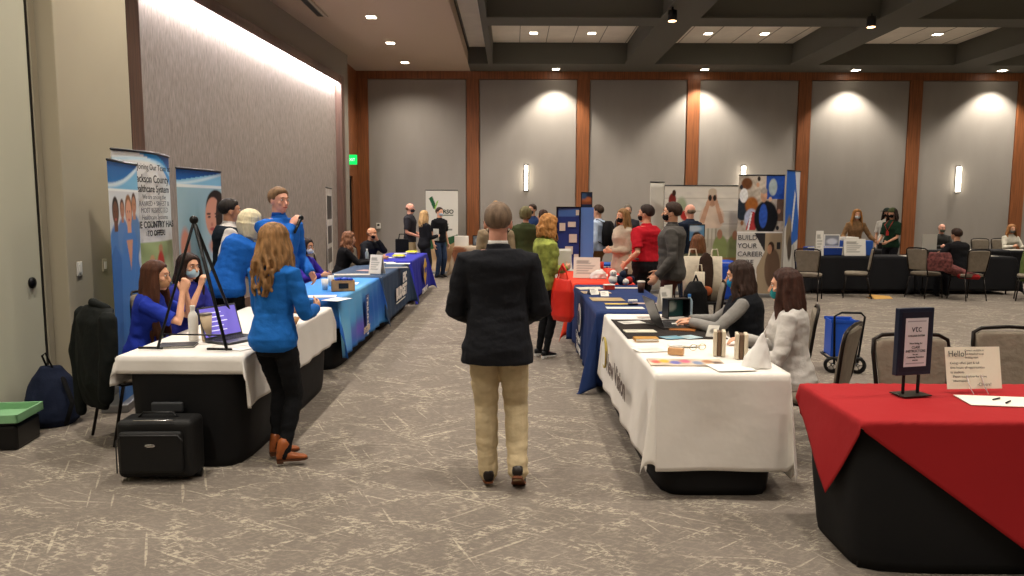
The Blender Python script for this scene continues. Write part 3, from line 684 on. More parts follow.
def table(label, rect, cover='#121214', group=None, taper=.03, cov=True, covlabel=None):
    x0, x1, y0, y1 = rect; cx, cy = (x0 + x1) / 2, (y0 + y1) / 2; t = thing('folding_table', label, 'table', (cx, cy, 0), 0, group); w, d = (x1 - x0) / 2, (y1 - y0) / 2
    g = G(); g.box(-w, w, -d, d, .715, .75); g.obj('tabletop', mat('table_laminate', '#b5ab9b', .5), t, bevel=.006)
    for sx in (-1, 1):
        for sy in (-1, 1): g = G(); g.tube([(sx * (w - .08), sy * (d - .15), .715), (sx * (w - .08), sy * (d - .13), 0)], .013, 8, round_ends=False); g.obj('leg', m_metal, t, True)
    if cov:
        g = G(); rr = []
        for z, ins in ((.7512, .016), (.742, .004), (.6, .004), (.3, taper * .5), (.06, taper), (.004, taper + .01)):
            ring = []
            for i in range(64):
                a = 2 * math.pi * i / 64; ca, sa = math.cos(a), math.sin(a); q = 8.0
                rx, ry = w + .006 - ins, d + .006 - ins; k = (abs(ca) ** q + abs(sa) ** q) ** (-1 / q)
                bow = 1 - (.04 if z < .4 else .015 if z < .7 else 0) * (1 - abs(math.cos(2 * a)) ** .5 if True else 0) * 0
                zz = z + (.05 * max(0, 1 - (abs(abs(ca) - abs(sa)) < .25)) if False else 0); ring.append((rx * ca * k * bow, ry * sa * k * bow, zz))
            rr.append(ring)
        g.rings(rr); o = g.obj('fitted_cover', mat('cover_' + cover.strip('#'), cover, .75, bump=.35, bscale=5, spec=.25), t, True); 
        for p in o.data.polygons:
            if len(p.vertices) > 4: p.use_smooth = False
    return t

_ch = [None]
def chair(x, y, rz, label, group=None, kind='taupe'):
    if _ch[0] is None:
        t = thing('banquet_chair', label, 'chair', (x, y, 0), rz, group)
        fm = mat('chair_frame', '#221d1a', .35, .5); pm = fabric('chair_fabric', '#82786a')
        g = G(); g.loft([((0, .0, .445), (.215, 0, 0), (0, .205, 0)), ((0, 0, .455), (.225, 0, 0), (0, .215, 0)), ((0, 0, .49), (.222, 0, 0), (0, .212, 0)), ((0, 0, .503), (.19, 0, 0), (0, .18, 0))], 28, sq=.45); g.obj('seat', pm, t, True)
        g = G(); rr = []
        for z, w, yy in ((.55, .17, -.215), (.56, .185, -.217), (.72, .20, -.235), (.88, .215, -.262), (.925, .21, -.27), (.94, .18, -.273)):
            rr.append(((0, yy, z), (w, 0, 0), (0, .022, 0)))
        g.loft(rr, 24, sq=.4); g.obj('backrest', pm, t, True)
        g = G(); g.tube([(-.19, -.19, .46), (-.205, -.235, .62), (-.228, -.262, .86), (-.222, -.275, .935), (-.17, -.283, .962), (0, -.285, .972), (.17, -.283, .962), (.222, -.275, .935), (.228, -.262, .86), (.205, -.235, .62), (.19, -.19, .46)], .0125, 8); g.obj('back_frame', fm, t, True)
        g = G(); g.box(-.215, .215, -.205, .205, .425, .447); g.obj('seat_frame', fm, t, bevel=.008)
        for sx in (-1, 1):
            g = G(); g.tube([(sx * .195, .18, .44), (sx * .215, .225, .0)], [.0125, .011], 8, round_ends=False); g.obj('leg', fm, t, True)
            g = G(); g.tube([(sx * .195, -.18, .44), (sx * .21, -.27, .0)], [.0125, .011], 8, round_ends=False); g.obj('leg', fm, t, True)
        _ch[0] = t; return t
    return dup(_ch[0], (x, y, 0), rz, label, group)

T1 = (-2.55, -1.75, 4.78, 7.16); T2 = (-2.6, -1.82, 7.74, 10.18); T3 = (-2.6, -1.80, 10.32, 12.9); T4 = (-2.58, -1.80, 13.3, 15.74)
R1 = (.85, 1.62, 4.31, 6.75); R2 = (.795, 1.57, 6.90, 9.36); R3 = (.79, 1.57, 9.52, 11.96); RF = (1.60, 4.04, 3.325, 4.05)
table('long table in a black fitted cover under a short white cloth', T1)
tablecloth('tablecloth', 'short white tablecloth over the black-covered table with the easel and laptop', T1, (.2, .35, .12, .12), '#dcd8d3', wave=.008, seed=3, res=.025)
table('table in a black cover under the light blue printed cloth', T2)
def p2(c):
    c.grad(0, 0, 1, 1, '#2f68bc', '#3f80cc'); c.grad(.3, 0, 1, 1, '#2a60b8', '#4a90d4'); c.noise(.35, 6, 5)
    for k, (u, v, ru, rv, col) in enumerate(((.75, .2, .12, .25, '#64aee4'), (.62, .45, .10, .2, '#6cb2e6'), (.8, .75, .12, .2, '#2a62b8'), (.9, .45, .06, .15, '#6a5ec0'), (.88, .1, .10, .12, '#84c4e6'), (.7, .95, .2, .08, '#2858b0'), (.35, .5, .16, .5, '#3a86d2'))): c.ell(u, v, ru, rv, col, 1.2)
    c.rect(0, 0, 1, .04, '#2b67c0')
o2 = tablecloth('tablecloth', 'light blue printed tablecloth with a vertical name strip', T2, (.2, .62, .30, .3), '#4a97dc', paint=p2, seed=5, wave=.014)
table('table in a black cover under the slate navy cloth', T3)
def p3(c): c.noise(.05, 9)
o3 = tablecloth('tablecloth', 'slate navy tablecloth with white block lettering', T3, (.2, .66, .45, .55), '#33465f', wave=.006, seed=7, flare=.04, paint=p3)
table('table in a black cover under the royal blue-violet cloth', T4)
def p4(c): c.noise(.06, 9)
o4 = tablecloth('tablecloth', 'violet-blue tablecloth with a yellow emblem near the back corner', T4, (.2, .70, .70, .6), '#2c309c', wave=.012, seed=9, flare=.07, paint=p4)
table('table in a black cover under the long white lettered cloth', R1)
oR1 = tablecloth('tablecloth', 'long white tablecloth printed with a yellow swoosh and two-word company name', R1, (.60, .64, .58, .5), '#e2ddd6', cs=.24, cf=.07, wave=.010, fk=11, seed=12, res=.025, flare=.05, paint=lambda c: c.noise(.01, 5))
table('table in a black cover under the dark navy cloth with the white seal', R2)
oR2 = tablecloth('tablecloth', 'dark navy tablecloth with a white seal and script lettering', R2, (.70, .5, .70, .3), '#1c2f5c', wave=.010, seed=14, flare=.03, paint=lambda c: c.noise(.05, 5))
table('table in a black cover under the orange-red cloth', R3)
tablecloth('tablecloth', 'orange-red tablecloth under the blue display board', R3, (.66, .6, .6, .6), '#d23a22', wave=.012, seed=15)
table('table in a black fitted cover under the crimson diagonal cloth', RF, taper=.05)
e1 = np.array((.81, -.585)); e2 = np.array((.585, .81)); c0 = np.array((1.15, 3.60))
tablecloth('tablecloth', 'crimson cloth laid diagonally over the black-covered table', RF, (0, 0, 0, 0), '#b3161d', hemfn=lambda u, v: tuple(c0 + e1 * 1.80 * u + e2 * 2.3 * v), wave=.006, seed=4, flare=.06, paint=None, res=.02, zt=.762) if False else None
def red_cloth():
    P = draper(RF, .760, lambda u, v: tuple(c0 + e1 * 1.82 * u + e2 * 2.35 * v), .008, .06, 9, 4)
    c = Canvas(100, 120, '#b3161d'); o = c.obj('tablecloth', P, None, .002, cloth_mat('cloth_crimson', '#9c1d21'), smooth=True)
    setp(o, 'crimson cloth laid diagonally over the black-covered table', 'tablecloth')
red_cloth()
# cloth lettering (printed on the hanging sides)
wl = mat('print_white', '#e6e4df', .6); yl = mat('print_yellow', '#d0a63c', .6); gr = mat('print_grey', '#5a4c46', .6); ol = mat('print_olive', '#9c8a3c', .6)
def side_text(name, s, cloth, xs, y, z, size, m, vertical=False, sx=1.0, off=0.0, dirn=1, label=None):
    if vertical: return text(name, s, size, (xs, y, z), (0, 0, -1), (0, dirn, 0), m, cloth, off=off, sx=sx, label=label)
    return text(name, s, size, (xs, y, z), (0, dirn, 0), (0, 0, 1), m, cloth, off=off, sx=sx, label=label)
# left-hand row: cloth side faces +X, text reads along +Y from the aisle
xs = T3[1] + .055; side_text('lettering', 'EPIC', o3, xs, 11.95, .52, .20, wl, off=.012, sx=1.1); side_text('lettering', 'BUDGET', o3, xs + .008, 11.2, .32, .23, wl, off=.016, sx=1.25)
g = G(); g.box(xs + .006, xs + .012, 11.2, 12.1, .26, .275); g.obj('underline', wl, o3)
xs = T2[1] + .062; g = G(); g.box(xs, xs + .004, 8.95, 9.13, .28, .66); g.obj('name_strip', mat('strip_navy', '#27498f', .6), o2)
side_text('lettering', 'TRIUMPH', o2, xs + .006, 8.99, .65, .115, wl, True, off=.003, dirn=1); side_text('lettering', 'SYSTEMS', o2, xs + .012, 8.75, .22, .10, mat('print_sand', '#d9c7ae', .6), off=.004)
xs = T4[1] + .085
g = G(); a_ = [(-.14, .58), (.0, .72), (.14, .58), (.08, .5), (.11, .36), (0, .18), (-.11, .36), (-.08, .5)]; g.rings([[(xs + dx, 14.75 + a * 1.9, z) for a, z in a_] for dx in (0, .004)]); g.obj('emblem', yl, o4)
g = G(); g.rings([[(xs + dx, 14.75 + .12 * math.cos(t), .48 + .06 * math.sin(t)) for t in np.linspace(0, 2 * math.pi, 17)[:-1]] for dx in (.004, .007)]); g.obj('emblem_centre', mat('print_blue', '#2c309c', .6), o4)
side_text('lettering', 'COMMUNITY', o4, xs + .02, 14.1, .07, .14, wl, off=.006, sx=1.1)
# right-hand row: cloth side faces -X, text reads along -Y
xs = R1[0] - .075
side_text('lettering', 'New Vision', oR1, xs, 6.06, .40, .215, gr, dirn=-1, off=.006, sx=1.02)
g = G(); pts = [(6.25 + .15 * math.cos(t) , .50 + .13 * math.sin(t)) for t in np.linspace(.6, 5.2, 22)]; g.tube([(xs + .006, a, z) for a, z in pts], [.003 + .009 * math.sin(math.pi * i / 21) for i in range(22)], 6, flat=.3); g.obj('swoosh', ol, oR1, True, M=None)
xs = R2[0] - .045
g = G(); g.rings([[(xs - dx, 8.25 + .15 * math.cos(t), .50 + .12 * math.sin(t) * (1 + .35 * abs(math.sin(t)))) for t in np.linspace(0, 2 * math.pi, 25)[:-1]] for dx in (.004, 0)]); g.obj('seal', wl, oR2)
g = G(); g.rings([[(xs - dx, 8.25 + .09 * math.cos(t), .50 + .08 * math.sin(t)) for t in np.linspace(0, 2 * math.pi, 25)[:-1]] for dx in (.008, .004)]); g.obj('seal_centre', mat('print_navy', '#25396a', .6), oR2)
side_text('lettering', 'College of', oR2, xs - .01, 8.55, .24, .13, wl, dirn=-1, off=.003); side_text('lettering', 'Sciences', oR2, xs - .01, 8.50, .12, .15, wl, dirn=-1, off=.003)
# chairs at the tables
cg = 'banquet chairs'
chair(2.00, 4.98, 54, 'taupe banquet chair under the woman in the grey knit top'); chair(1.96, 6.98, 78, 'empty banquet chair between the two right-hand vendor tables'); chair(2.08, 5.80, 70, 'taupe banquet chair under the woman in the black vest')
chair(2.40, 4.18, 180, 'taupe banquet chair tucked behind the red table by the framed sign'); chair(3.16, 4.45, 178, 'taupe banquet chair tucked behind the handwritten card')
pass
chair(-2.82, 5.56, -42, 'banquet chair with a black coat hung over its back'); chair(-3.02, 6.62, -112, 'banquet chair under the woman in a pale blue mask')
chair(-3.04, 10.25, -112, 'banquet chair under the woman in purple'); chair(-3.28, 11.0, -80, 'empty banquet chair against the lit wall'); chair(-3.0, 12.42, -74, 'banquet chair under the curly-haired woman'); chair(-2.85, 14.02, -118, 'banquet chair under the bald man in black')
chair(2.83, 11.12, -12, 'banquet chair under the person in olive')
BX = [(6.0, 8.03, 15.0, 15.75), (8.05, 10.1, 15.0, 15.75), (7.2, 8.9, 17.55, 18.2), (9.55, 11.55, 17.4, 18.1), (11.6, 13.6, 17.4, 18.1)]
for i, (r_, la) in enumerate(zip(BX, ('long black-draped table nearest the banners, with blue-topped displays', 'long black-draped table where the person in black sits', 'black-draped table behind the green tee', 'black-draped table in front of the bald seated man', 'black-draped table in front of the seated ginger-haired woman'))):
    t = table(la, r_, cov=False)
    o = tablecloth('tablecloth', 'black pleated cloth on the ' + ['front table with the white paper stands', 'front table by the seated person in black', 'table behind the green tee', 'back table before the bald seated man', 'back table before the ginger-haired seated woman'][i], r_, (.66, .66, .68, .66), '#17171a', wave=.012, seed=30 + i, fk=13, res=.05, flare=.03)
chair(6.66, 14.45, 68, 'banquet chair turned sideways in front of the long black cloth'); chair(8.02, 14.5, -66, 'banquet chair with a plaid jacket beside the seated person in black'); chair(8.62, 14.15, 8, 'banquet chair under the person in the black sweater')
chair(5.6, 14.1, -30, 'banquet chair beside the flag-printed banner'); chair(9.72, 14.0, 60, 'banquet chair at the right edge with a green coat'); chair(10.62, 18.75, 180, 'banquet chair under the bald man at the far wall'); chair(12.42, 18.85, 180, 'banquet chair under the ginger-haired seated woman'); chair(11.85, 18.75, 180, 'empty dark chair beside the ginger-haired seated woman')
MB = [(3.55, 4.05, 13.3, 14.0), (3.7, 4.5, 16.6, 17.2)]
table('small table in a bright blue cloth behind the cream tote bags', MB[0], cov=False); tablecloth('tablecloth', 'bright blue tablecloth behind the cream tote bags', MB[0], (.6, .66, .66, .5), '#1f45a8', seed=41, res=.05, wave=.012)
table('table in a dark blue cloth below the photo backdrop', MB[1], cov=False); tablecloth('tablecloth', 'dark blue tablecloth below the photo backdrop', MB[1], (.6, .66, .66, .5), '#1b2f78', seed=42, res=.05)
VT = (-1.42, -.55, 18.4, 19.1); table('table in a beige cloth in the back corner', VT, cov=False)
tablecloth('tablecloth', 'beige printed tablecloth on the table in the back corner', VT, (.66, .6, .66, .5), '#a3917c', seed=43, res=.05, paint=lambda c: (c.ell(.35, .25, .12, .12, '#7a4e36'), c.ell(.2, .5, .1, .1, '#d8cdbb'), c.noise(.2, 6)))
# ------------------------------------------------------------------ everyone in the room
def mic(k):
    A, E, W = k['arms'][1]; t = k['root']
    m = thing('microphone', 'black handheld microphone at the mouth of the tall man in blue', 'microphone', tuple(t.location), math.degrees(t.rotation_euler[2]))
    D = unit((-.55, -.15, .75)); p = W + V3(-.03, .075, .02)
    g = G(); g.tube([p - D * .11, p - D * .02, p + D * .04], [.012, .014, .018], 12); g.obj('handle', m_blackp, m, True)
    g = G(); g.ell(p + D * .065, .027, nu=14, nv=10); g.obj('windscreen', m_metal, m, True)

person('man in a dark blazer and khaki trousers walking away down the aisle', -.085, 4.50, 0, 1.74, 'm', lean=2, build=1.04, vox=.0075,
       feet=(V3(.125, -.10, .13), V3(-.06, .02, .082)), footyaw=(-4, 6), footpitch=(32, 0), rw=V3(.15, .24, 1.01), lw=V3(-.15, .24, 1.01), rpole=V3(.62, -.8, -.4), lpole=V3(-.62, -.8, -.4), curl=(.8, .8),
       top=dict(col='#1b1c21', d=.026, hem=-.088, flare=1.1, name='blazer', collar='#e6e2de', var=.06), legs=dict(col='#b9a786', d=.012, w=1.10), shoes=dict(col='#1c1512', sole='#6b3d22', heel=.0), hair=dict(style='short', col='#74604f', vol=.97, bcol='#6b5646'), mask='#16161a', skin='pink')
def badge(k): pass
person('woman in a blue tee with very long brown hair, hands clasped, at the white table', -2.86, 5.70, -82, 1.62, 'f', lean=14, seated=True, vox=.0085, hy=-4,
       rw=V3(.03, .33, 1.06), lw=V3(-.05, .33, 1.07), rpole=V3(.4, .3, -1), lpole=V3(-.4, .3, -1), rhand=(V3(-.2, .2, .9), V3(-1, 0, 0)), lhand=(V3(.2, .2, .9), V3(1, 0, 0)), curl=(.75, .75),
       top=dict(col='#2236a0', sleeve='short', hem=-.04), hair=dict(style='long', col='#4a2a1a', len=.50, thick=1.15), mask='#b58a66', skin='fair', legs=dict(col='#1b1d24'))
person('dark-haired woman in a pale blue mask seated behind the woman with clasped hands', -2.90, 6.55, -118, 1.62, 'f', lean=10, seated=True, vox=.009,
       rw=V3(.05, .30, 1.04), lw=V3(-.1, .38, .80), rpole=V3(.5, .1, -1), curl=(.9, .5), rhand=(V3(-.2, .1, .9), V3(-1, 0, 0)),
       top=dict(col='#2a2f86', sleeve='short', hem=-.04), hair=dict(style='shoulder', col='#2c1a14'), mask='#a9c8d8', skin='fair')
person('woman with long blonde hair, blue pullover and tan ankle boots standing at the white table', -1.575, 4.90, -22, 1.60, 'f', lean=3, vox=.0075, build=.98, hy=-6,
       feet=(V3(.08, -.03, .086), V3(-.07, .08, .086)), footyaw=(-52, -44), rw=V3(.13, .27, 1.02), lw=V3(-.10, .30, 1.0), rpole=V3(.5, -.9, -.4), rhand=(V3(-.2, .9, .3), V3(-1, 0, .2)), curl=(.8, .8),
       top=dict(col='#1d63b4', hem=-.055, d=.02, name='pullover'), legs=dict(col='#131417', w=.96, d=.008), shoes=dict(col='#94512a', sole='#4d2c18', heel=.04, high=.075), hair=dict(style='long', col='#8f6a44', len=.36, wave=.026, fan=.4, span=125, streak=1, var=.55, n=28), skin='fair')
person('woman with a pale blonde bob leaning forward in a blue pullover', -2.80, 7.30, -30, 1.72, 'f', lean=24, vox=.0095, side=12, build=1.14, hy=-10,
       rw=V3(.2, .52, .95), lw=V3(-.1, .5, .95), top=dict(col='#1c5fb8', hem=-.05, d=.024, name='pullover'), legs=dict(col='#121316'), hair=dict(style='bob', col='#e0d3b0', len=.15, n=34, thick=1.5, vol=1.16, wave=.002, var=.15), skin='fair')
person('dark-haired man in a white shirt and black vest behind the blonde bob', -3.02, 7.88, -62, 1.79, 'm', lean=6, vox=.0105,
       rw=V3(.30, .16, 1.02), top=dict(col='#cfc9c4', d=.018, vest='#1a222b', collar='#d8d2cc'), hair=dict(style='short', col='#211a17'), skin='tan')
person('tall man in a blue quarter-zip speaking into a microphone', -2.30, 7.42, -126, 1.90, 'm', vox=.0095, lean=0, hp=4,
       rw=V3(-.02, .165, 1.535), rpole=V3(.6, .5, -1), rhand=(V3(-.55, .3, .75), V3(-.8, -.2, -.1)), lw=V3(-.2, .22, 1.05), curl=(.95, .5),
       top=dict(col='#1f62bd', d=.022, hem=-.04, collar='#1c57ab', name='pullover'), hair=dict(style='short', col='#7b5f45'), skin='pink', extra=mic)
person('woman in purple with a white mask seated near the lit wall', -2.93, 10.25, -112, 1.60, 'f', lean=16, seated=True, vox=.012, rw=V3(.1, .45, .80), lw=V3(-.12, .42, .80), rpole=V3(.6, -.3, -.6), lpole=V3(-.6, -.3, -.6),
       top=dict(col='#3b2a93', hem=-.04), hair=dict(style='bob', col='#2e201a', len=.1), mask='#e3e0df', skin='tan')
person('woman in black with curly brown hair seated at the navy table', -2.86, 12.45, -72, 1.62, 'f', lean=16, seated=True, vox=.012, build=1.1, rw=V3(.1, .50, .80), lw=V3(-.1, .5, .80), rpole=V3(.6, -.3, -.6), lpole=V3(-.6, -.3, -.6),
       top=dict(col='#101013', hem=-.04), hair=dict(style='curly', col='#7a5239', n=30, vol=1.08), skin='fair')
person('bald man in black with a hand to his face at the purple-blue table', -2.72, 13.95, -118, 1.72, 'm', lean=14, seated=True, vox=.013, rw=V3(.2, .5, .80), lw=V3(-.02, .26, 1.10), lpole=V3(-.5, .4, -1), rpole=V3(.6, -.3, -.6),
       top=dict(col='#14161c', hem=-.04), hair=dict(style='fringe', col='#6b4a38'), mask='#141416', skin='tan')
person('bald man in a dark polo and khaki trousers standing beside the back-corner banner', -2.36, 17.35, -95, 1.80, 'm', vox=.014, hy=-10, top=dict(col='#2c2b31', sleeve='short', hem=-.04, d=.022), legs=dict(col='#a2906f'), hair=dict(style='fringe', col='#6b4a38'), mask='#22242c', skin='pink', rw=V3(.16, .22, 1.05), lw=V3(-.12, .28, 1.05))
def held(k): 
    A, E, W = k['arms'][1]; t = k['root']; m = thing('paper_folder', 'white folder held by the blonde woman in the back corner', 'folder', tuple(t.location), math.degrees(t.rotation_euler[2]))
    g = G(); g.box(-.11, .11, .30, .315, .95, 1.22); g.obj('folder_cover', m_paper, m, bevel=.002)
person('blonde woman in a black jacket holding a white folder in the back corner', -1.98, 16.95, -52, 1.62, 'f', vox=.014, rw=V3(.10, .28, 1.06), lw=V3(-.12, .28, 1.04), top=dict(col='#191a1f', hem=-.07, d=.022, name='jacket'), legs=dict(col='#23262e'), hair=dict(style='shoulder', col='#b99768', wave=.015, vol=1.05), mask='#9ea7ad', skin='fair', extra=held)
person('man in a black polo and jeans in front of the green-edged banner', -1.76, 18.2, -132, 1.70, 'm', vox=.014, top=dict(col='#111216', sleeve='short', hem=-.04, d=.022), legs=dict(col='#2b3b55'), hair=dict(style='short', col='#3a281f'), mask='#a3b3c2', skin='fair')
person('person with a blonde topknot mostly hidden behind the man in the blazer', -.20, 9.2, 0, 1.745, 'f', vox=.012, top=dict(col='#8c7a62'), hair=dict(style='bun', col='#b08450', bun=True), skin='fair')
person('person in an olive green sweatshirt with olive-blond hair, back turned, beyond the blazer', .215, 12.0, 8, 1.72, 'f', vox=.013, build=1.12, top=dict(col='#3b4327', hem=-.06, d=.028), legs=dict(col='#17181b'), hair=dict(style='bob', col='#67603e', len=.08))
person('distant man in a dark blue shirt between two heads beyond the aisle', .44, 16.4, 140, 1.78, 'm', vox=.016, top=dict(col='#22355a'), hair=dict(style='short', col='#3c2a20'), mask='#242a38')
person('dark-haired person in black just left of the blue display board', .60, 14.6, 60, 1.66, 'f', vox=.015, top=dict(col='#1c1c20'), hair=dict(style='bob', col='#3a2418', len=.1), skin='tan')
person('woman in a lime green top with curly ginger-blond hair reading papers at the red table', .35, 8.50, -62, 1.62, 'f', vox=.0095, lean=5, hp=22, rw=V3(.06, .26, 1.02), lw=V3(-.10, .30, 1.02), rpole=V3(.5, -.9, -.4), rhand=(V3(-.2, .9, .3), V3(-1, 0, .2)), curl=(.8, .8), build=1.03,
       top=dict(col='#8a9247', hem=-.075, d=.026, name='blouse', var=.5), legs=dict(col='#121315', w=.85), shoes=dict(col='#15161a', sole='#d8d5d0'), hair=dict(style='curly', col='#a9753f', len=.17, n=30, vol=1.12), mask='#121214', skin='fair')
def pack(k):
    t = k['root']; m = thing('backpack', 'black backpack worn by the person in a pale blue shirt', 'backpack', tuple(t.location), math.degrees(t.rotation_euler[2]))
    c = k['spine'](.17 * k['H'])[0]; g = G(); g.loft([((0, -.20, z), (w, 0, 0), (0, d, 0)) for z, w, d in ((1.0, .12, .06), (1.03, .15, .09), (1.25, .155, .10), (1.42, .14, .08), (1.47, .08, .04))], 18, sq=.7)
    g.obj('bag_body', m_black, m, True); g = G(); g.box(-.10, .10, -.335, -.29, 1.06, 1.24); g.obj('pocket', m_black, m, bevel=.02)
    for sx in (-1, 1): g = G(); g.tube([(sx * .08, -.14, 1.44), (sx * .11, -.02, 1.50), (sx * .12, .13, 1.38), (sx * .15, .06, 1.15), (sx * .13, -.14, 1.05)], .022, 8, flat=.4); g.obj('strap', m_black, m, True)
person('person in a pale blue shirt and brown trousers wearing a backpack beyond the blue board', 1.60, 14.0, 62, 1.76, 'm', vox=.013, top=dict(col='#aebdd2', d=.02), legs=dict(col='#6e4d2e'), hair=dict(style='short', col='#3a2a1e'), extra=pack)
person('blonde woman in a cream cardigan and black mask beyond the man in red', 1.70, 11.55, 118, 1.69, 'f', vox=.013, top=dict(col='#b9a995', hem=-.12, d=.028, name='cardigan', flare=1.08), legs=dict(col='#17181b'), hair=dict(style='shoulder', col='#8f6b42'), mask='#141416', rw=V3(.05, .22, 1.08), lw=V3(-.05, .24, 1.06))
person('grey-haired person glimpsed above the man in the red shirt', 2.32, 15.2, 180, 1.77, 'm', vox=.016, top=dict(col='#3a3a40'), hair=dict(style='short', col='#7c7468'), mask='#26262a')
person('man in a bright red shirt with a grey belt, back turned', 1.80, 10.1, 42, 1.75, 'm', vox=.0105, build=1.2, hy=18, rpole=V3(.6,-.7,-.6), top=dict(col='#b41a28', sleeve='short', hem=.035, d=.022, name='shirt'), legs=dict(col='#17171b', belt='#5c5a58', waist=.05), hair=dict(style='short', col='#2c1e19'), skin='fair', lw=V3(-.26, .12, .98), rw=V3(.14, .22, 1.06), mask='#17171a')
person('man in a charcoal quarter-zip sweater and maroon trousers with a black mask, side on', 1.90, 8.92, 74, 1.775, 'm', vox=.0095, build=1.08, top=dict(col='#4d4a47', hem=-.055, d=.028, name='sweater', collar='#454240'), legs=dict(col='#43211c'), hair=dict(style='short', col='#35251c', vol=1.02), mask='#121214', skin='fair', lw=V3(-.25, .14, .92), rw=V3(.24, .16, .94))
person('bald man in a navy suit behind the charcoal sweater', 3.0, 12.7, 30, 1.78, 'm', vox=.014, top=dict(col='#1c2536', hem=-.07, d=.026, name='blazer'), legs=dict(col='#1c2536'), hair=dict(style='fringe', col='#7a6a58'), skin='pink')
person('brown-haired person in olive seated in front of the small tablet screen', 2.78, 11.2, -12, 1.62, 'f', vox=.013, seated=True, lean=8, build=1.1, top=dict(col='#44432f', hem=-.04, d=.026), hair=dict(style='shoulder', col='#6a4428', vol=1.06), rw=V3(.12, .35, .86), lw=V3(-.12, .35, .86))
person('woman in a black vest and bright blue mask typing at the laptop', 1.88, 5.86, 74, 1.60, 'f', vox=.0075, seated=True, lean=9, build=1.12, hp=6, rw=V3(.06, .47, .815), lw=V3(-.10, .45, .815), rpole=V3(.7, -.5, -.5), lpole=V3(-.7, -.5, -.5), rhand=(V3(-.2, 1, -.1), V3(0, 0, -1)), lhand=(V3(.2, 1, -.1), V3(0, 0, -1)), curl=(.45, .45),
       top=dict(col='#8b8884', hem=-.03, d=.018, vest='#15171c'), legs=dict(col='#1e222b'), hair=dict(style='shoulder', col='#33221b', len=.24, n=28, vol=1.05), mask='#1f83b8', skin='fair')
person('woman in a light grey knit top with long dark brown hair and a teal mask', 1.93, 5.05, 68, 1.61, 'f', vox=.0075, seated=True, lean=7, hp=4, build=1.04, rw=V3(.06, .34, .80), lw=V3(-.12, .30, .72), rpole=V3(.6, -.6, -.6), lpole=V3(-.6, -.6, -.6), rhand=(V3(-.5, .9, 0), V3(0, 0, -1)), lhand=(V3(.5, .9, 0), V3(0, 0, -1)),
       top=dict(col='#bfbbb6', hem=-.045, d=.024, name='sweater'), legs=dict(col='#1d2635'), hair=dict(style='long', col='#3b2219', len=.33, n=28, vol=1.03, thick=1.1), mask='#24777c', skin='fair')
person('woman with long ginger hair in a tan top leaning over the blue cloth table', 7.62, 16.75, 176, 1.70, 'f', vox=.015, lean=10, top=dict(col='#8a6a4a', hem=-.05, var=.3), legs=dict(col='#17171a'), hair=dict(style='long', col='#a8723a', len=.3), mask='#b9c3cb', rw=V3(.3, .35, 1.0), lw=V3(-.35, .3, 1.0))
person('person in a white shirt and wide dark hat behind the green tee', 8.95, 18.0, 150, 1.72, 'f', vox=.015, top=dict(col='#c9c5bd', sleeve='short'), legs=dict(col='#17171a'), hair=dict(style='shoulder', col='#2c2018', hat='#1d2620', brim=1), mask='#1a1a1c')
def lany(k):
    s = k['s']; sp = k['spine']; H = k['H']; g = G(); a = sp(.30 * H); b = sp(.17 * H)
    g.tube([a[0] + a[2] * .06 + a[3] * .05, sp(.25 * H)[0] + a[2] * .07 + a[3] * .16, b[0] + a[3] * .16, sp(.25 * H)[0] - a[2] * .07 + a[3] * .16, a[0] - a[2] * .06 + a[3] * .05], .008, 6); g.box(-.03, .03, .15, .16, b[0][2] - .09, b[0][2]); g.obj('lanyard', mat('red_ribbon', '#b0302a', .6), k['root'])
person('person in a dark green tee, red lanyard and patterned cap facing sideways', 8.30, 16.45, 122, 1.72, 'f', vox=.0145, top=dict(col='#1c3526', sleeve='short', hem=-.04), legs=dict(col='#17171c'), hair=dict(style='shoulder', col='#2c1c16', hat='#4a5236', len=.18), mask='#141517', rw=V3(.10, .30, 1.0), lw=V3(-.12, .32, 1.0), extra=lany)
person('bald man in a dark grey shirt seated against the far wall', 10.62, 18.65, 176, 1.70, 'm', vox=.016, seated=True, lean=6, top=dict(col='#3d3d3b'), hair=dict(style='fringe', col='#6a5140'), mask='#5a5d50', skin='pink', rw=V3(.15, .4, .80), lw=V3(-.15, .4, .80))
person('person in a black sweater seated with back turned at the long black-draped table', 8.55, 14.3, 14, 1.70, 'm', vox=.014, seated=True, lean=12, build=1.15, top=dict(col='#121215', d=.026), hair=dict(style='short', col='#33221a', vol=1.05), rw=V3(.1, .45, .82), lw=V3(-.42, .35, .80))
person('woman with ginger hair and a white blouse seated against the far wall', 12.42, 18.75, 178, 1.66, 'f', vox=.016, seated=True, lean=4, top=dict(col='#c7c1b2'), hair=dict(style='shoulder', col='#9c6a3c'), mask='#8b8680', rw=V3(.15, .4, .80), lw=V3(-.15, .4, .80))
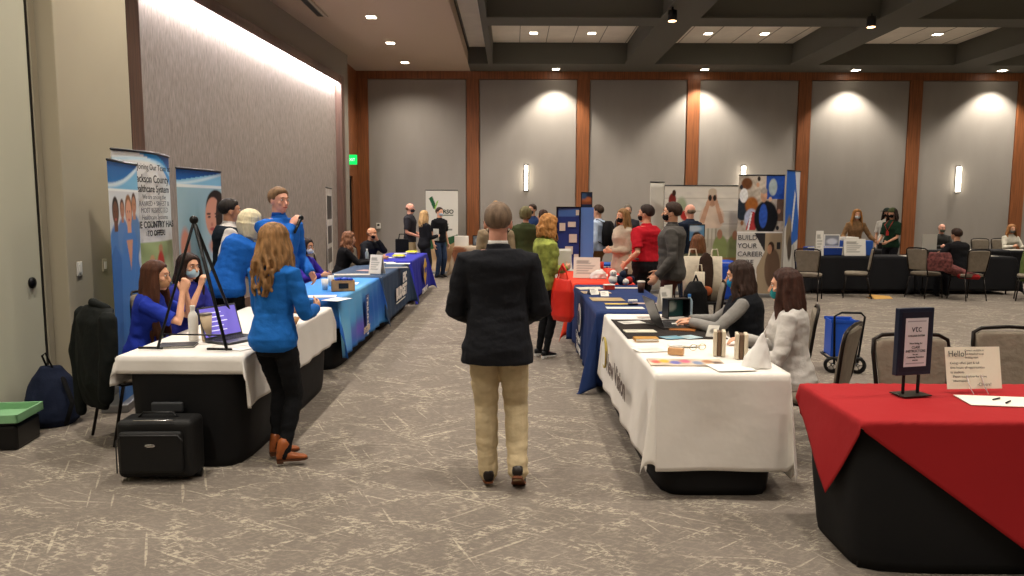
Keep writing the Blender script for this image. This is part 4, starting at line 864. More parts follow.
# ------------------------------------------------------------------ banners and displays
def banner(name, label, p0, p1, z0, z1, c, curve=0.0, base=True, cat='banner', group=None, texts=None, pole=True, tag_='print_panel'):
    """p0 is the end at the picture's left; the printed face looks along the left-hand normal of p1-p0 turned to the viewer"""
    p0 = np.array(p0, float); p1 = np.array(p1, float); d = p1 - p0; L = np.linalg.norm(d); d /= L; n = np.array((d[1], -d[0])); ce = (p0 + p1) / 2
    t = thing(name, label, cat, (ce[0], ce[1], 0), 0, group)
    def P(u, v, off=0.0):
        q = d * L * (u - .5) + n * (curve * math.sin(math.pi * u) + .03 + off); return (q[0], q[1], z0 + .06 + (z1 - z0 - .06) * v)
    pp = c.obj(tag_, lambda u, v: P(u, v), t, .003, smooth=True)
    ang = math.degrees(math.atan2(d[1], d[0])); Rm = Matrix.Rotation(R(ang), 4, 'Z')
    if base:
        g = G(); g.box(-L / 2, L / 2, -.09, .12, z0, z0 + .07); g.obj('base', mat('banner_base', '#8f8f90', .35, .7), t, bevel=.012, M=Rm)
    if pole: g = G(); g.tube([(0, .05, z0 + .05), (0, .0, z1)], .009, 8); g.obj('pole', m_metal, t, True, M=Rm)
    g = G()
    if curve: g.tube([P(u, 1.0) for u in np.linspace(0, 1, 12)], .012, 8)
    else: g.tube([P(0, 1.0), P(1, 1.0)], .011, 8)
    g.obj('top_rail', mat('rail_grey', '#3c3d40', .4, .5), t, True)
    for (s, u, v, size, m, off, al) in (texts or []):
        q = P(u, v, .006 + curve * .0); text('lettering', s, size, q, (d[0], d[1], 0), (0, 0, 1), m, pp, al, off=off)
    return t, P, pp
def person_print(c, u, v, k, skin, hair, body, a):
    """a generic head and shoulders printed at (u, v) of height k"""
    c.ell(u, v - k * 1.35, k * .95 * a, k * .95, body, .15); c.rect(u - .22 * k * a, v - k * .65, u + .22 * k * a, v - k * .3, skin); c.ell(u, v + .06 * k, .40 * k * a, .48 * k, hair, .12); c.ell(u, v - .04 * k, .33 * k * a, .42 * k, skin, .12)
    c.ell(u - .12 * k * a, v + .02 * k, .04 * k * a, .03 * k, '#3b2a22', .5); c.ell(u + .12 * k * a, v + .02 * k, .04 * k * a, .03 * k, '#3b2a22', .5); c.ell(u, v - .24 * k, .11 * k * a, .035 * k, '#b9605a', .4)
# nurses banner
c = Canvas(80, 200, '#cdd6dc', 2.5); c.grad(0, .0, 1, .90, '#8a9fb8', '#d9dde0'); c.grad(0, .89, 1, 1, '#2a7cc0', '#0f5ca8')
c.poly([(0, .885), (1, .885), (1, .99), (.5, .93), (0, .90)], '#7fc0e6'); c.band(lambda U: .90 + .085 * U ** 2, .014, '#e6f3fa'); c.rect(0, .875, 1, .888, '#eef2f2')
a = 2.2
person_print(c, .82, .82, .10, '#c08a6a', '#4a2f20', '#5f86b8', a); person_print(c, .18, .79, .12, '#6d4630', '#1c1410', '#4f7fc0', a); person_print(c, .40, .80, .085, '#b98468', '#5a3826', '#5d88c4', a); person_print(c, .62, .79, .14, '#dda184', '#8a5f3a', '#4f83c6', a)
c.poly([(.02, .0), (.10, .45), (.38, .62), (.55, .655), (.68, .655), (.84, .62), (1, .5), (1, .0)], '#4b80c6'); c.poly([(.50, .67), (.62, .54), (.72, .67)], '#d79c80'); c.poly([(.0, 0), (0, .62), (.12, .66), (.3, .6), (.2, .0)], '#3f6fb4'); c.band(lambda U: .30 + .9 * (U - .5), .012, '#6a9ad6', .6); c.noise(.07, 5, 3, (0, 0, 1, .64))
banner('retractable_banner', 'tall banner printed with nurses in blue scrubs by the pier', (-3.29, 6.10), (-3.45, 6.90), 0, 2.09, c)
# county banner, bowed
c = Canvas(80, 140, '#e9e8e6', 1.9); c.poly([(.25, 1), (1, 1), (1, .86), (.7, .94)], '#2f93d3'); c.poly([(.55, 1), (1, 1), (1, .93)], '#0c4f96'); c.band(lambda U: .97 - .12 * (U - .3) ** 2, .012, '#bfe2f4')
c.grad(0, .0, 1, .61, '#3c5a2c', '#a8b884'); c.noise(.5, 9, 8, (0, 0, 1, .61)); c.ell(.15, .40, .2, .12, '#c9d4a8', .8); c.ell(.8, .44, .2, .08, '#dbe0b8', .8)
c.ell(.58, .575, .045, .022, '#c99672', .2); c.ell(.58, .49, .08, .075, '#c8453c', .2); c.rect(.53, .34, .64, .43, '#e0d6c4'); c.ell(.78, .44, .045, .022, '#8a5c40', .2); c.ell(.79, .36, .11, .075, '#2a6fc0', .2); c.ell(.42, .53, .04, .02, '#caa078', .2); c.ell(.42, .46, .07, .06, '#34507e', .2); c.ell(.42, .24, .08, .05, '#22262c', .2); c.ell(.5, .2, .05, .026, '#16181c', .2)
cw = m_ink; cg_ = mat('print_mid_grey', '#6a6a6c', .6)
banner('curved_banner', 'wide bowed banner with county job text behind the nurses banner', (-3.58, 6.72), (-3.58, 7.84), 0, 2.22, c, curve=.10, texts=[
    ('Joining Our Team at', 0.51, .925, .08, cw, 0, 'CENTER'), ('Jackson County', 0.47, .87, .105, cw, .001, 'CENTER'), ('Healthcare System', 0.45, .828, .095, cw, .001, 'CENTER'), ('We are among the', 0.49, .798, .062, cg_, 0, 'CENTER'),
    ('RANKED + SAFEST &', 0.49, .768, .066, cg_, 0, 'CENTER'), ('MOST RESPECTED', 0.49, .738, .068, cg_, 0, 'CENTER'), ('Healthcare Systems', 0.49, .708, .066, cg_, 0, 'CENTER'), ('THE COUNTRY HAS', 0.47, .672, .088, cw, .002, 'CENTER'), ('TO OFFER!', 0.50, .636, .075, cw, .002, 'CENTER')])
# woman's face banner
c = Canvas(90, 200, '#a9c3cc', 2.3); c.grad(0, 0, 1, .92, '#b9c6c8', '#9bbcc8'); c.grad(0, .92, 1, 1, '#1c66b0', '#0c4c94'); c.poly([(0, .915), (0, .94), (.5, .965), (1, .99), (1, .915)], '#8ac4e2'); c.band(lambda U: .925 + .06 * U ** 1.5, .012, '#d8edf6'); c.rect(0, .905, 1, .92, '#e6ecec')
c.ell(.35, .72, .2, .12, '#8fb4c2', 1.2); c.ell(.3, .3, .3, .2, '#7f9aa0', 1.2); c.ell(.13, .60, .10, .10, '#d8927c', .4); c.ell(.42, .56, .06, .2, '#7fa2ae', 1.0); c.ell(.5, .2, .5, .2, '#aebcbd', 1.4)
c.ell(.86, .80, .25, .10, '#231a18', .08); c.ell(.78, .755, .19, .105, '#d99a80', .08); c.ell(.98, .74, .14, .14, '#2a1e1a', .1); c.ell(.67, .772, .05, .006, '#4a2f28', .5); c.ell(.86, .772, .05, .006, '#4a2f28', .5); c.ell(.68, .755, .035, .006, '#3a2a28', .5); c.ell(.85, .755, .035, .006, '#3a2a28', .5); c.ell(.74, .715, .03, .01, '#c07a66', .5); c.ell(.75, .69, .06, .009, '#b04c4c', .5); c.ell(.9, .60, .24, .05, '#c98f78', .3); c.noise(.05, 5, 4)
banner('retractable_banner', 'tall pale blue banner with a dark-haired face behind the easel', (-3.40, 7.60), (-3.30, 8.50), 0, 2.10, c, texts=[('GIG', .25, .27, .12, mat('print_slate', '#5c7078', .6), 0, 'LEFT')])
# narrow edge-on banner
c = Canvas(30, 120, '#d8d2c8', 2.4); c.rect(.1, .72, .9, .93, '#2a2826'); c.rect(.15, .5, .85, .66, '#4a443e'); c.rect(.1, .32, .8, .46, '#6a6258'); c.noise(.3, 9, 2)
banner('retractable_banner', 'pale banner with dark photo blocks seen almost edge-on by the lit wall', (-3.27, 13.15), (-3.40, 14.10), 0, 2.05, c)
# corner company banner
c = Canvas(60, 140, '#dcdad0', 2.5); c.poly([(.10, .90), (.20, .93), (.33, .80), (.24, .77)], '#1f5c34'); c.poly([(.26, .77), (.34, .86), (.40, .88), (.30, .76)], '#8cbf4a')
c.poly([(.0, .40), (.5, .40), (1, .46), (1, .52 - .06), (1, .36), (.5, .28), (0, .26)], '#2f5a3a'); c.poly([(.4, .0), (1, .0), (1, .385), (.6, .30), (0, .27), (0, 0)], '#b79a74'); c.ell(.6, .2, .3, .1, '#8a6a4a', .8); c.ell(.4, .08, .3, .06, '#d2bd9a', .6)
c.rect(.45, .69, .85, .70, '#6f7a6a'); c.lines(.45, .50, .85, .60, 3, '#8a8c86'); c.lines(.12, .42, .4, .54, 2, '#b98a6a')
banner('retractable_banner', 'white and green company banner in the back corner', (-2.21, 19.3), (-1.39, 19.3), 0, 2.14, c, texts=[('VERSO', .34, .715, .145, mat('print_dark_green', '#2d3b30', .6), .004, 'LEFT')])
# photo backdrop, white panel, career banner, flag banner
c = Canvas(150, 110, '#cfc8ba', 1.3); c.rect(0, .62, 1, 1, '#d8d2c6'); 
for k in range(9): c.rect(0, .64 + .04 * k, 1, .643 + .04 * k, '#c0b9ac')
c.ell(.10, .86, .05, .07, '#7a2a24', .2); c.ell(.12, .93, .025, .03, '#3a261c', .2); c.ell(.22, .80, .07, .09, '#9fa88c', .4); c.ell(.28, .72, .07, .05, '#b0332e', .2); c.ell(.04, .75, .05, .06, '#a06a4a', .3)
c.ell(.62, .70, .16, .13, '#d9c3ae', .12); c.ell(.62, .88, .06, .075, '#b58a70', .12); c.ell(.62, .94, .055, .035, '#bfae98', .2); c.poly([(.46, .66), (.55, .86), (.58, .90), (.60, .86), (.52, .64)], '#c79c80'); c.poly([(.78, .66), (.69, .86), (.66, .90), (.64, .86), (.73, .64)], '#c79c80'); c.ell(.59, .885, .022, .028, '#26221f', .2); c.ell(.65, .885, .022, .028, '#26221f', .2)
c.rect(0, .28, 1, .60, '#b8ae9c'); c.noise(.25, 14, 6, (0, .28, 1, .6)); c.rect(.0, .50, 1, .60, '#c9c2b2'); 
for k in range(10): c.rect(.22 + .05 * k, .42, .235 + .05 * k, .60, '#a59c8c')
c.ell(.74, .40, .10, .14, '#8e9a62', .15); c.ell(.73, .545, .035, .045, '#b08066', .15); c.ell(.92, .40, .10, .14, '#8b9564', .15); c.ell(.93, .535, .035, .045, '#b08066', .15); c.rect(.6, .28, 1, .33, '#a07a50'); c.ell(.45, .42, .05, .12, '#7a4e3a', .2)
c.rect(0, 0, 1, .28, '#bfb6a4'); c.noise(.14, 34, 12, (0, .28, 1, .94))
banner('photo_backdrop', 'wide photo backdrop with a person holding binoculars and people on benches', (2.99, 14.85), (4.50, 14.85), 0, 2.15, c, cat='backdrop')
c = Canvas(10, 20, '#d2cec4'); banner('room_divider', 'plain white tall panel at the end of the photo backdrop', (2.72, 15.0), (3.02, 15.1), 0, 2.22, c, cat='panel')
c = Canvas(90, 170, '#d9d4cc', 2.3); c.rect(0, .53, 1, 1, '#b7ab9c'); c.noise(.3, 10, 3, (0, .53, 1, 1)); c.rect(.6, .8, 1, 1, '#2a4fa0'); c.rect(.85, .62, 1, .8, '#6a5240'); c.ell(.18, .93, .12, .05, '#6a4226', .3); c.ell(.10, .72, .16, .10, '#27303c', .15); c.ell(.12, .83, .09, .06, '#e4e4e4', .12); c.ell(.3, .75, .14, .07, '#a4632e', .3)
c.ell(.30, .64, .15, .08, '#b8c0d8', .2); c.poly([(.18, .54), (.40, .54), (.46, .68), (.30, .70)], '#b03a3c'); c.poly([(.22, .54), (.26, .54), (.32, .69), (.28, .69)], '#e4e4e8'); c.ell(.62, .64, .26, .15, '#15161c', .12); c.ell(.56, .66, .09, .10, '#3156b0', .15); c.ell(.56, .83, .07, .055, '#c99a7c', .15); c.ell(.56, .87, .07, .025, '#a49a90', .3); c.ell(.75, .90, .09, .07, '#a8b4b0', .2)
c.rect(0, .52, 1, .53, '#e8e6e0'); c.poly([(.38, .52), (.62, .52), (.62, .36)], '#2b2a2e'); c.poly([(.50, 0), (1, 0), (1, .52), (.62, .52), (.62, .36), (.45, .22)], '#a59278'); c.ell(.80, .22, .17, .17, '#6a5444', .12); c.ell(.76, .40, .07, .045, '#3a281e', .15); c.ell(.73, .38, .05, .04, '#b98a6c', .15); c.rect(.88, .38, .96, .44, '#2c2c2e'); c.noise(.12, 12, 9, (.62, 0, 1, .52)); c.noise(.28, 40, 21, (0, .53, 1, 1)); [c.ell(u_, v_, .035, .02, k_, .3) for u_, v_, k_ in ((.1, .60, '#8a5a3a'), (.42, .92, '#c99a7c'), (.44, .97, '#2a211c'), (.70, .80, '#d9b090'), (.90, .70, '#c08a6a'), (.88, .56, '#22242c'), (.06, .90, '#2b2d36'))]
tk = mat('print_charcoal', '#3a3a3e', .6)
banner('retractable_banner', 'tall career banner with a ceremony photo and block lettering', (4.33, 14.50), (5.19, 14.45), 0, 2.34, c, texts=[(s_, .02, v_, .135, tk, 0, 'LEFT') for s_, v_ in (('BUILD', .46), ('YOUR', .39), ('CAREER', .32), ('HERE', .25))])
c = Canvas(60, 150, '#2c66c4', 2.6); c.poly([(.6, 1), (1, 1), (1, .6)], '#d8dce4'); c.poly([(.45, .55), (.62, .85), (.72, .80), (.55, .5)], '#e2e4ea'); c.poly([(0, .55), (.3, .62), (.55, .4), (1, .45), (1, 0), (0, 0)], '#cfcdc8'); c.ell(.3, .5, .2, .14, '#8a7a66', .3); c.ell(.4, .38, .16, .1, '#4a4038', .3); c.poly([(.6, 0), (1, .3), (1, 0)], '#3a66b4'); c.ell(.7, .3, .1, .12, '#b4b0aa', .3)
banner('retractable_banner', 'blue and white flag-printed banner beside the career banner', (5.10, 14.15), (5.50, 14.55), 0, 2.42, c)
# display board on the orange-red table
t = thing('display_board', 'blue folding display board with pinned cards on the orange-red table', 'display board', (.98, 11.65, .757))
c = Canvas(60, 80, '#2b3c80', 2); c.rect(.04, .86, .96, .98, '#4f74b8')
c.noise(.1, 6, 2); c.obj('back_panel', lambda u, v: (-.28 + .34 * u, .0 - .02 * u, .96 * v), t, .012)
c = Canvas(20, 40, '#5d86cc', 2); c.obj('side_panel', lambda u, v: (.075 + .20 * u, -.03 - .02 * u, .96 * v), t, .012)
for (x0, z0_, w, h) in ((-.25, .60, .09, .12), (-.12, .66, .12, .08), (-.10, .42, .12, .13), (-.16, .24, .12, .12), (-.02, .10, .07, .14), (.0, .84, .05, .08)): g = G(); g.box(x0, x0 + w, -.035, -.03, z0_, z0_ + h); g.obj('pinned_card', mat('card_cream', '#d6cfc2', .7), t)
g = G(); g.box(-.30, -.28, -.02, .01, 0, .97); g.box(.058, .075, -.045, -.01, 0, .97); g.box(-.30, .075, -.04, .0, .955, .97); g.obj('edging', m_blackp, t)
t = thing('framed_print', 'small dark framed sunset print standing above the blue board', 'picture frame', (1.16, 11.78, .757)); g = G(); g.box(-.09, .09, 0, .02, .92, 1.20); g.obj('frame', m_blackp, t, bevel=.004); g = G(); g.tube([(0, .03, 0), (0, .03, 1.0)], .012, 8); g.obj('stand', m_metal, t)
c = Canvas(20, 30, '#24324a'); c.rect(0, .3, 1, .55, '#8a4a2e'); c.ell(.5, .6, .5, .15, '#c07040', .8); c.ell(.2, .8, .3, .2, '#3a5a80', .8); c.obj('print', lambda u, v: (-.078 + .156 * u, -.003, .935 + .25 * v), t)

# ------------------------------------------------------------------ small things
ZT = .7612
def put(px, py, z=ZT): x, y = at(px, py, z); return (x, y, z)
def sheet(label, p, w, h, rz, canvas=None, name='paper_sheet', cat='paper', group=None, th=.0015):
    t = thing(name, label, cat, p, rz, group); c = canvas or Canvas(12, 16, '#e9e6de')
    if canvas is None: c.lines(.12, .15, .88, .85, 6, '#b9b6ae', seed=int(abs(p[0] * 100)) + 1)
    c.obj('printed_page', lambda u, v: (w * (u - .5), h * (v - .5), th), t, th); return t
def booklet(label, p, w, h, th, rz, col, cat='booklet', name='booklet', canvas=None):
    t = thing(name, label, cat, p, rz); g = G(); g.box(-w / 2 + .002, w / 2 - .003, -h / 2 + .003, h / 2 - .003, .002, th - .002); g.obj('pages', m_paper, t)
    g = G(); g.box(-w / 2, w / 2, -h / 2, h / 2, 0, .002); g.box(-w / 2, w / 2, -h / 2, h / 2, th - .002, th); g.box(-w / 2, -w / 2 + .002, -h / 2, h / 2, 0, th); g.obj('cover', mat('cover_col_' + col.strip('#'), col, .5), t)
    if canvas: canvas.obj('cover_print', lambda u, v: (w * (u - .5), h * (v - .5), th + .001), t)
    return t
def bottle(label, p, r, h, col, cap, cat='bottle', name='drink_bottle', metal=0, trans=0):
    t = thing(name, label, cat, p); g = G(); g.lathe([(r * .9, 0), (r, .01), (r, h * .68), (r * .8, h * .76), (r * .45, h * .84), (r * .45, h * .88)], n=20); g.obj('body', mat('bottle_' + col.strip('#'), col, .3, metal, trans=trans), t, True)
    g = G(); g.lathe([(r * .5, h * .87), (r * .5, h)], n=16); g.obj('cap', mat('cap_' + cap.strip('#'), cap, .4), t, bevel=.002); return t
def cup(label, p, r, h, col, lid=None, cat='cup'):
    t = thing('drink_cup', label, cat, p); g = G(); g.lathe([(r * .75, 0), (r, h), (r * .94, h), (r * .7, .006)], n=20); g.obj('body', mat('cup_' + col.strip('#'), col, .45), t, True)
    g = G(); g.lathe([(r * 1.04, h - .002), (r * 1.04, h + .008), (r * .8, h + .014)], n=20) if lid else g.lathe([(r * .9, h * .8), (r * .9, h * .82)], n=20); g.obj('lid' if lid else 'drink', mat('lid_' + (lid or '2a1a10').strip('#'), lid or '#2a1a10', .4), t, True); return t
def laptop(label, p, rz, open_=105, col='#4d4e52', scr='#6f62b8', s=1.0, rows=True):
    t = thing('laptop', label, 'laptop', p, rz); bm_ = mat('laptop_' + col.strip('#'), col, .35, .5)
    g = G(); g.box(-.17 * s, .17 * s, -.12 * s, .12 * s, 0, .016); g.obj('base', bm_, t, bevel=.004); g = G()
    for i in range(5):
        for j in range(13): g.box((-.15 + .0232 * j) * s, (-.15 + .0232 * j + .019) * s, (.085 - .026 * i) * s, (.085 - .026 * i + .02) * s, .016, .0185)
    g.obj('keyboard', mat('keys', '#222326', .5), t)
    M = Matrix.Translation((0, .12 * s, .012)) @ Matrix.Rotation(R(open_), 4, 'X')   # lid lies along -Y when closed
    g = G(); g.box(-.17 * s, .17 * s, -.235 * s, 0, -.006, 0); M2 = Matrix.Translation((0, .12 * s, .014)) @ Matrix.Rotation(-R(open_), 4, 'X')
    l_ = g.obj('lid', bm_, t, bevel=.003, M=M2)
    g = G(); g.box(-.158 * s, .158 * s, -.222 * s, -.014 * s, -.0068, -.006); g.obj('screen', mat('screen_' + scr.strip('#'), scr, .3, emit=scr, estr=.7), l_, M=M2)
    if rows:
        g = G(); 
        for i in range(5): g.box(-.10 * s, (.02 + .02 * (i % 3)) * s, (-.19 + .033 * i) * s, (-.183 + .033 * i) * s, -.0078, -.0068)
        g.obj('screen_text', mat('screen_white', '#d8d4f0', .4, emit='#d8d4f0', estr=.6), l_, M=M2)
    return t
# --- table 1: easel, laptop, bottles
t = thing('tabletop_easel', 'black tripod easel standing on the short white tablecloth', 'easel', (0, 0, 0)); A = V3(-2.165, 5.12, 1.615)
L_ = V3(*put(158, 351)); R_ = V3(*put(227, 352)); Bk = V3(-2.08, 5.62, ZT)
for p_ in (L_, R_, Bk): g = G(); g.tube([A + V3(0, 0, .0), p_ + V3(0, 0, .012)], [.014, .0125], 8, flat=.7); g.obj('leg', m_blackp, t, True)
for p_, d_ in ((L_, -1), (R_, -1)): g = G(); g.tube([p_ + V3(.03, 0, .012), p_ + V3(d_ * .13, .01, .012)], .009, 8); g.obj('foot_ledge', m_blackp, t, True)
g = G(); g.ell(A + V3(0, 0, .01), (.03, .022, .03)); g.obj('hinge_head', m_blackp, t, True)
g = G(); g.tube([L_ + (A - L_) * .12 + V3(0, 0, 0), R_ + (A - R_) * .12], .006, 6); g.obj('crossbar', m_blackp, t, True)
bottle('tall white bottle in front of the clasped hands', put(194, 341), .034, .25, '#e6e3de', '#dcd8d2'); cup('beige insulated tumbler beside the white bottle', put(207, 342), .042, .19, '#b9a488', '#6a6258', 'tumbler')
laptop('open laptop with a purple screen behind the easel', put(236, 341), 62, 108, scr='#6a5fb4')
booklet('thin black tablet case lying by the easel foot', put(178, 347), .24, .17, .012, 12, '#17171a', 'tablet case', 'tablet_case')
sheet('white paper with text lying beside the laptop', put(268, 330), .22, .28, 20); sheet('white flyer lying near the blonde woman', put(246, 347), .21, .28, -30)
g = G(); t = thing('snack_tray', 'tan snack tray held at the table end by the blonde woman', 'tray', (-1.86, 6.0, ZT)); g.loft([((0, 0, 0), (.10, 0, 0), (0, .13, 0)), ((0, 0, .05), (.125, 0, 0), (0, .155, 0))], 20, sq=.5); g.obj('tray_body', mat('tray_tan', '#b98a58', .6), t, True); g = G(); [g.ell((random.uniform(-.07, .07), random.uniform(-.1, .1), .055), (.035, .03, .018), nu=10, nv=6) for _ in range(8)]; setp(g.obj('pretzels', mat('pretzel', '#c79a60', .6, var=.3), t, True), kind='stuff')
bg = thing('water_bottle', 'small clear bottle next to the glasses on the white cloth', 'bottle', (-2.15, 6.5, ZT)); g = G(); g.lathe([(.03, 0), (.032, .12), (.014, .16), (.014, .18)], n=16); g.obj('body', mat('clear_plastic', '#cfdde2', .1, trans=.8), bg, True); g = G(); g.lathe([(.016, .175), (.016, .195)]); g.obj('cap', m_white, bg)
# --- suitcase
t = thing('suitcase', 'black soft suitcase lying upright before the black-covered table', 'suitcase', (-2.22, 4.62, 0), 2)
sc = mat('suitcase_nylon', '#101011', .6, bump=.3, bscale=200); g = G(); g.box(-.235, .235, -.10, .11, .03, .395); g.obj('shell', sc, t, bevel=.035, seg=4); g = G(); g.box(-.205, .18, -.135, -.09, .07, .335); g.obj('front_pocket', sc, t, bevel=.03, seg=4)
g = G(); g.tube([(-.215, -.138, .08), (-.215, -.138, .28), (-.19, -.138, .315), (.16, -.138, .315), (.19, -.138, .28)], .004, 6); g.obj('zip', mat('zip_grey', '#3c3c3e', .4, .4), t, True); g = G(); g.tube([(-.13, 0, .395), (-.10, 0, .425), (.08, 0, .425), (.11, 0, .395)], .012, 8, flat=.6); g.obj('carry_handle', m_blackp, t, True)
g = G(); g.box(-.10, .10, .10, .13, .395, .46); g.obj('trolley_handle', mat('handle_grey', '#3f4144', .4, .4), t, bevel=.01); g = G(); g.ell((-.01, -.138, .25), (.034, .005, .012), nu=16, nv=8); g.obj('badge', m_chrome, t, True); g = G(); g.tube([(-.12, -.10, .40), (.12, -.10, .40)], .004, 6); g.obj('top_zip', m_chrome, t, True)
for sx in (-1, 1): g = G(); g.tube([(sx * .22 - .02, .02, .028), (sx * .22 + .02, .02, .028)], .028, 14, round_ends=False); g.obj('wheel', m_blackp, t, True)
# --- coat on the chair
t = thing('coat', 'long black coat hanging over the back of the chair by the white table', 'coat', (-2.82, 5.56, 0), -42)
g = G(); g.loft([((0, -.30, .02 + .25), (.20, 0, 0), (0, .05, 0)), ((.02, -.31, .45), (.26, 0, 0), (0, .08, 0)), ((0, -.30, .70), (.27, 0, 0), (0, .085, 0)), ((0, -.28, .90), (.26, 0, 0), (0, .09, 0)), ((0, -.25, .99), (.22, 0, 0), (0, .07, 0)), ((0, -.24, 1.01), (.12, 0, 0), (0, .03, 0))], 24)
g.tube([(.22, -.27, .93), (.27, -.30, .65), (.24, -.32, .36)], [.07, .06, .05], 12); g.tube([(-.22, -.27, .93), (-.26, -.33, .65), (-.20, -.34, .20)], [.07, .06, .04], 12)
organic(g, 'coat_body', fabric('coat_black', '#121514'), t, .012, 3, [(.014, (14, 14, 4), 2), (.006, (30, 30, 20), 8)])
g = G(); g.tube([(-.13, -.24, .99), (0, -.29, 1.03), (.13, -.24, .99)], .03, 10); g.obj('collar', fabric('coat_black', '#121514'), t, True)
# --- bags by the door
t = thing('backpack', 'dark navy backpack slumped against the door frame', 'backpack', (-3.62, 5.78, 0), 20); g = G(); g.loft([((0, 0, 0.0), (.15, 0, 0), (0, .12, 0)), ((0, 0, .05), (.20, 0, 0), (0, .15, 0)), ((0, .02, .22), (.19, 0, 0), (0, .14, 0)), ((0, .03, .38), (.14, 0, 0), (0, .09, 0)), ((0, .03, .46), (.07, 0, 0), (0, .05, 0))], 22); organic(g, 'bag_body', fabric('navy_nylon', '#1b2236'), t, .01, 3, [(.012, (18, 18, 18), 4)])
g = G(); g.tube([(-.02, .02, .44), (-.05, .0, .55), (-.02, -.03, .58), (.02, .0, .44)], .014, 8, flat=.5); g.obj('grab_handle', m_black, t, True); g = G(); g.tube([(.1, -.08, .38), (.17, -.16, .2), (.12, -.16, .04)], .02, 8, flat=.4); g.obj('strap', m_black, t, True)
t = thing('storage_case', 'black case with an open lid of green trim on the floor by the door', 'case', (-3.66, 5.26, 0), 8); g = G(); g.box(-.16, .16, -.15, .20, 0, .18); g.obj('case_body', m_blackp, t, bevel=.02); g = G(); g.box(-.15, .15, -.14, .19, .18, .2); g.obj('case_lid', mat('case_grey', '#2a2b2d', .5), t, bevel=.01)
t = thing('green_tray', 'pale green plastic tray resting on the black case', 'tray', (-3.66, 5.26, .202), 8); g = G(); g.box(-.18, .18, -.16, .21, 0, .01); gm = mat('tray_green', '#7fae82', .5); g.obj('tray_base', gm, t); g = G(); g.box(-.18, .18, -.17, -.155, 0, .06); g.box(-.18, .18, .20, .215, 0, .06); g.box(.165, .18, -.17, .215, 0, .06); g.box(-.18, -.165, -.17, .215, 0, .06); g.obj('rim', gm, t, bevel=.003)
# --- table 2
cup('white paper cup on the light blue cloth', put(325, 290), .042, .12, '#e8e4de'); cup('second white cup behind it on the light blue cloth', put(331, 286), .040, .12, '#dfdbd4')
t = thing('snack_basket', 'wooden basket with blue wrappers and a dark label on the light blue cloth', 'basket', put(343, 291), 15); g = G(); bk = mat('basket_wood', '#b48a5e', .7, var=.3); g.box(-.13, .13, -.08, -.07, 0, .12); g.box(-.13, .13, .07, .08, 0, .12); g.box(-.13, -.12, -.08, .08, 0, .12); g.box(.12, .13, -.08, .08, 0, .12); g.box(-.13, .13, -.08, .08, 0, .01); g.obj('basket_body', bk, t); g = G(); [g.ell((random.uniform(-.09, .09), random.uniform(-.05, .05), .13), (.03, .03, .02), nu=8, nv=6) for _ in range(9)]; setp(g.obj('wrappers', mat('wrapper_blue', '#1f48b8', .3), t, True), kind='stuff'); g = G(); g.box(-.05, .06, -.083, -.080, .03, .09); g.obj('label_plate', m_ink, t)
sheet('white leaflet hanging near the aisle edge of the light blue cloth', put(337, 300), .2, .28, -20); sheet('pale handout in the middle of the light blue cloth', put(322, 297), .3, .2, 10); sheet('white page at the far end of the light blue cloth', put(350, 284), .2, .26, 5)
# --- table 3
def tent(label, p, rz, w=.22, h=.28, col='#e6e2da'):
    t = thing('tent_card', label, 'sign', p, rz); c = Canvas(14, 18, col); c.lines(.12, .2, .88, .85, 6, '#a9a69e'); c.obj('front_face', lambda u, v: (w * (u - .5), -.055 + .05 * v, .002 + h * v), t, .002); g = G(); g.quad((-w / 2, .055, .002), (w / 2, .055, .002), (w / 2, -.003, h), (-w / 2, -.003, h)); g.obj('back_face', m_paper, t, solid=.002); return t
tent('tall white card leaning on the navy cloth before the curly-haired woman', put(377, 274), -30, .22, .27)
for i, (px, py, w, rz, la) in enumerate(((352, 275, .5, 10, 'row of small brochures at the near edge of the slate cloth'), (368, 271, .3, -20, 'reddish flyer on the slate cloth'), (392, 268, .5, 15, 'dark photo leaflet on the slate cloth'), (398, 264, .4, 5, 'pale leaflet at the far end of the slate cloth'), (386, 263, .3, 25, 'white handout behind the tall card'))):
    c = Canvas(16, 12, ['#b9b4aa', '#b08a86', '#8a8580', '#d8d4ca', '#dedad0'][i]); c.noise(.5, 7, i + 1); sheet(la, put(px, py), w, .22, rz, c)
bottle('clear water bottle near the curly-haired woman', put(367, 262), .032, .22, '#c4d4da', '#e6e6e6', trans=.6)
# --- table 4
for i, (px, py, la) in enumerate(((399, 258, 'yellow candy pile nearest the slate table'), (412, 254, 'yellow candy pile at the far end of the violet-blue cloth'))):
    t = thing('candy_dish', la, 'candy dish', put(px, py)); g = G(); g.lathe([(.08, 0), (.14, .03), (.13, .03), (.07, .008)]); g.obj('dish', m_white, t, True); g = G(); [g.ell((random.uniform(-.1, .1), random.uniform(-.1, .1), .04), (.035, .025, .02), nu=8, nv=6) for _ in range(16)]; setp(g.obj('candy', mat('candy_yellow', '#d8d23a', .4), t, True), kind='stuff')
for i, (px, py, la) in enumerate(((388, 258, 'white handout nearest the bald man in black'), (404, 254, 'white page in the middle of the violet-blue cloth'))): sheet(la, put(px, py), .4, .25, 10 * i, None)
t = thing('canvas_tote', 'black tote bag standing at the far side of the violet-blue cloth', 'bag', put(402, 252.5), 10); g = G(); g.box(-.14, .14, -.06, .06, 0, .28); g.obj('bag_body', m_black, t, bevel=.02); g = G(); g.tube([(-.07, 0, .27), (-.05, 0, .38), (.05, 0, .38), (.07, 0, .27)], .012, 8); g.obj('handle', m_black, t, True)
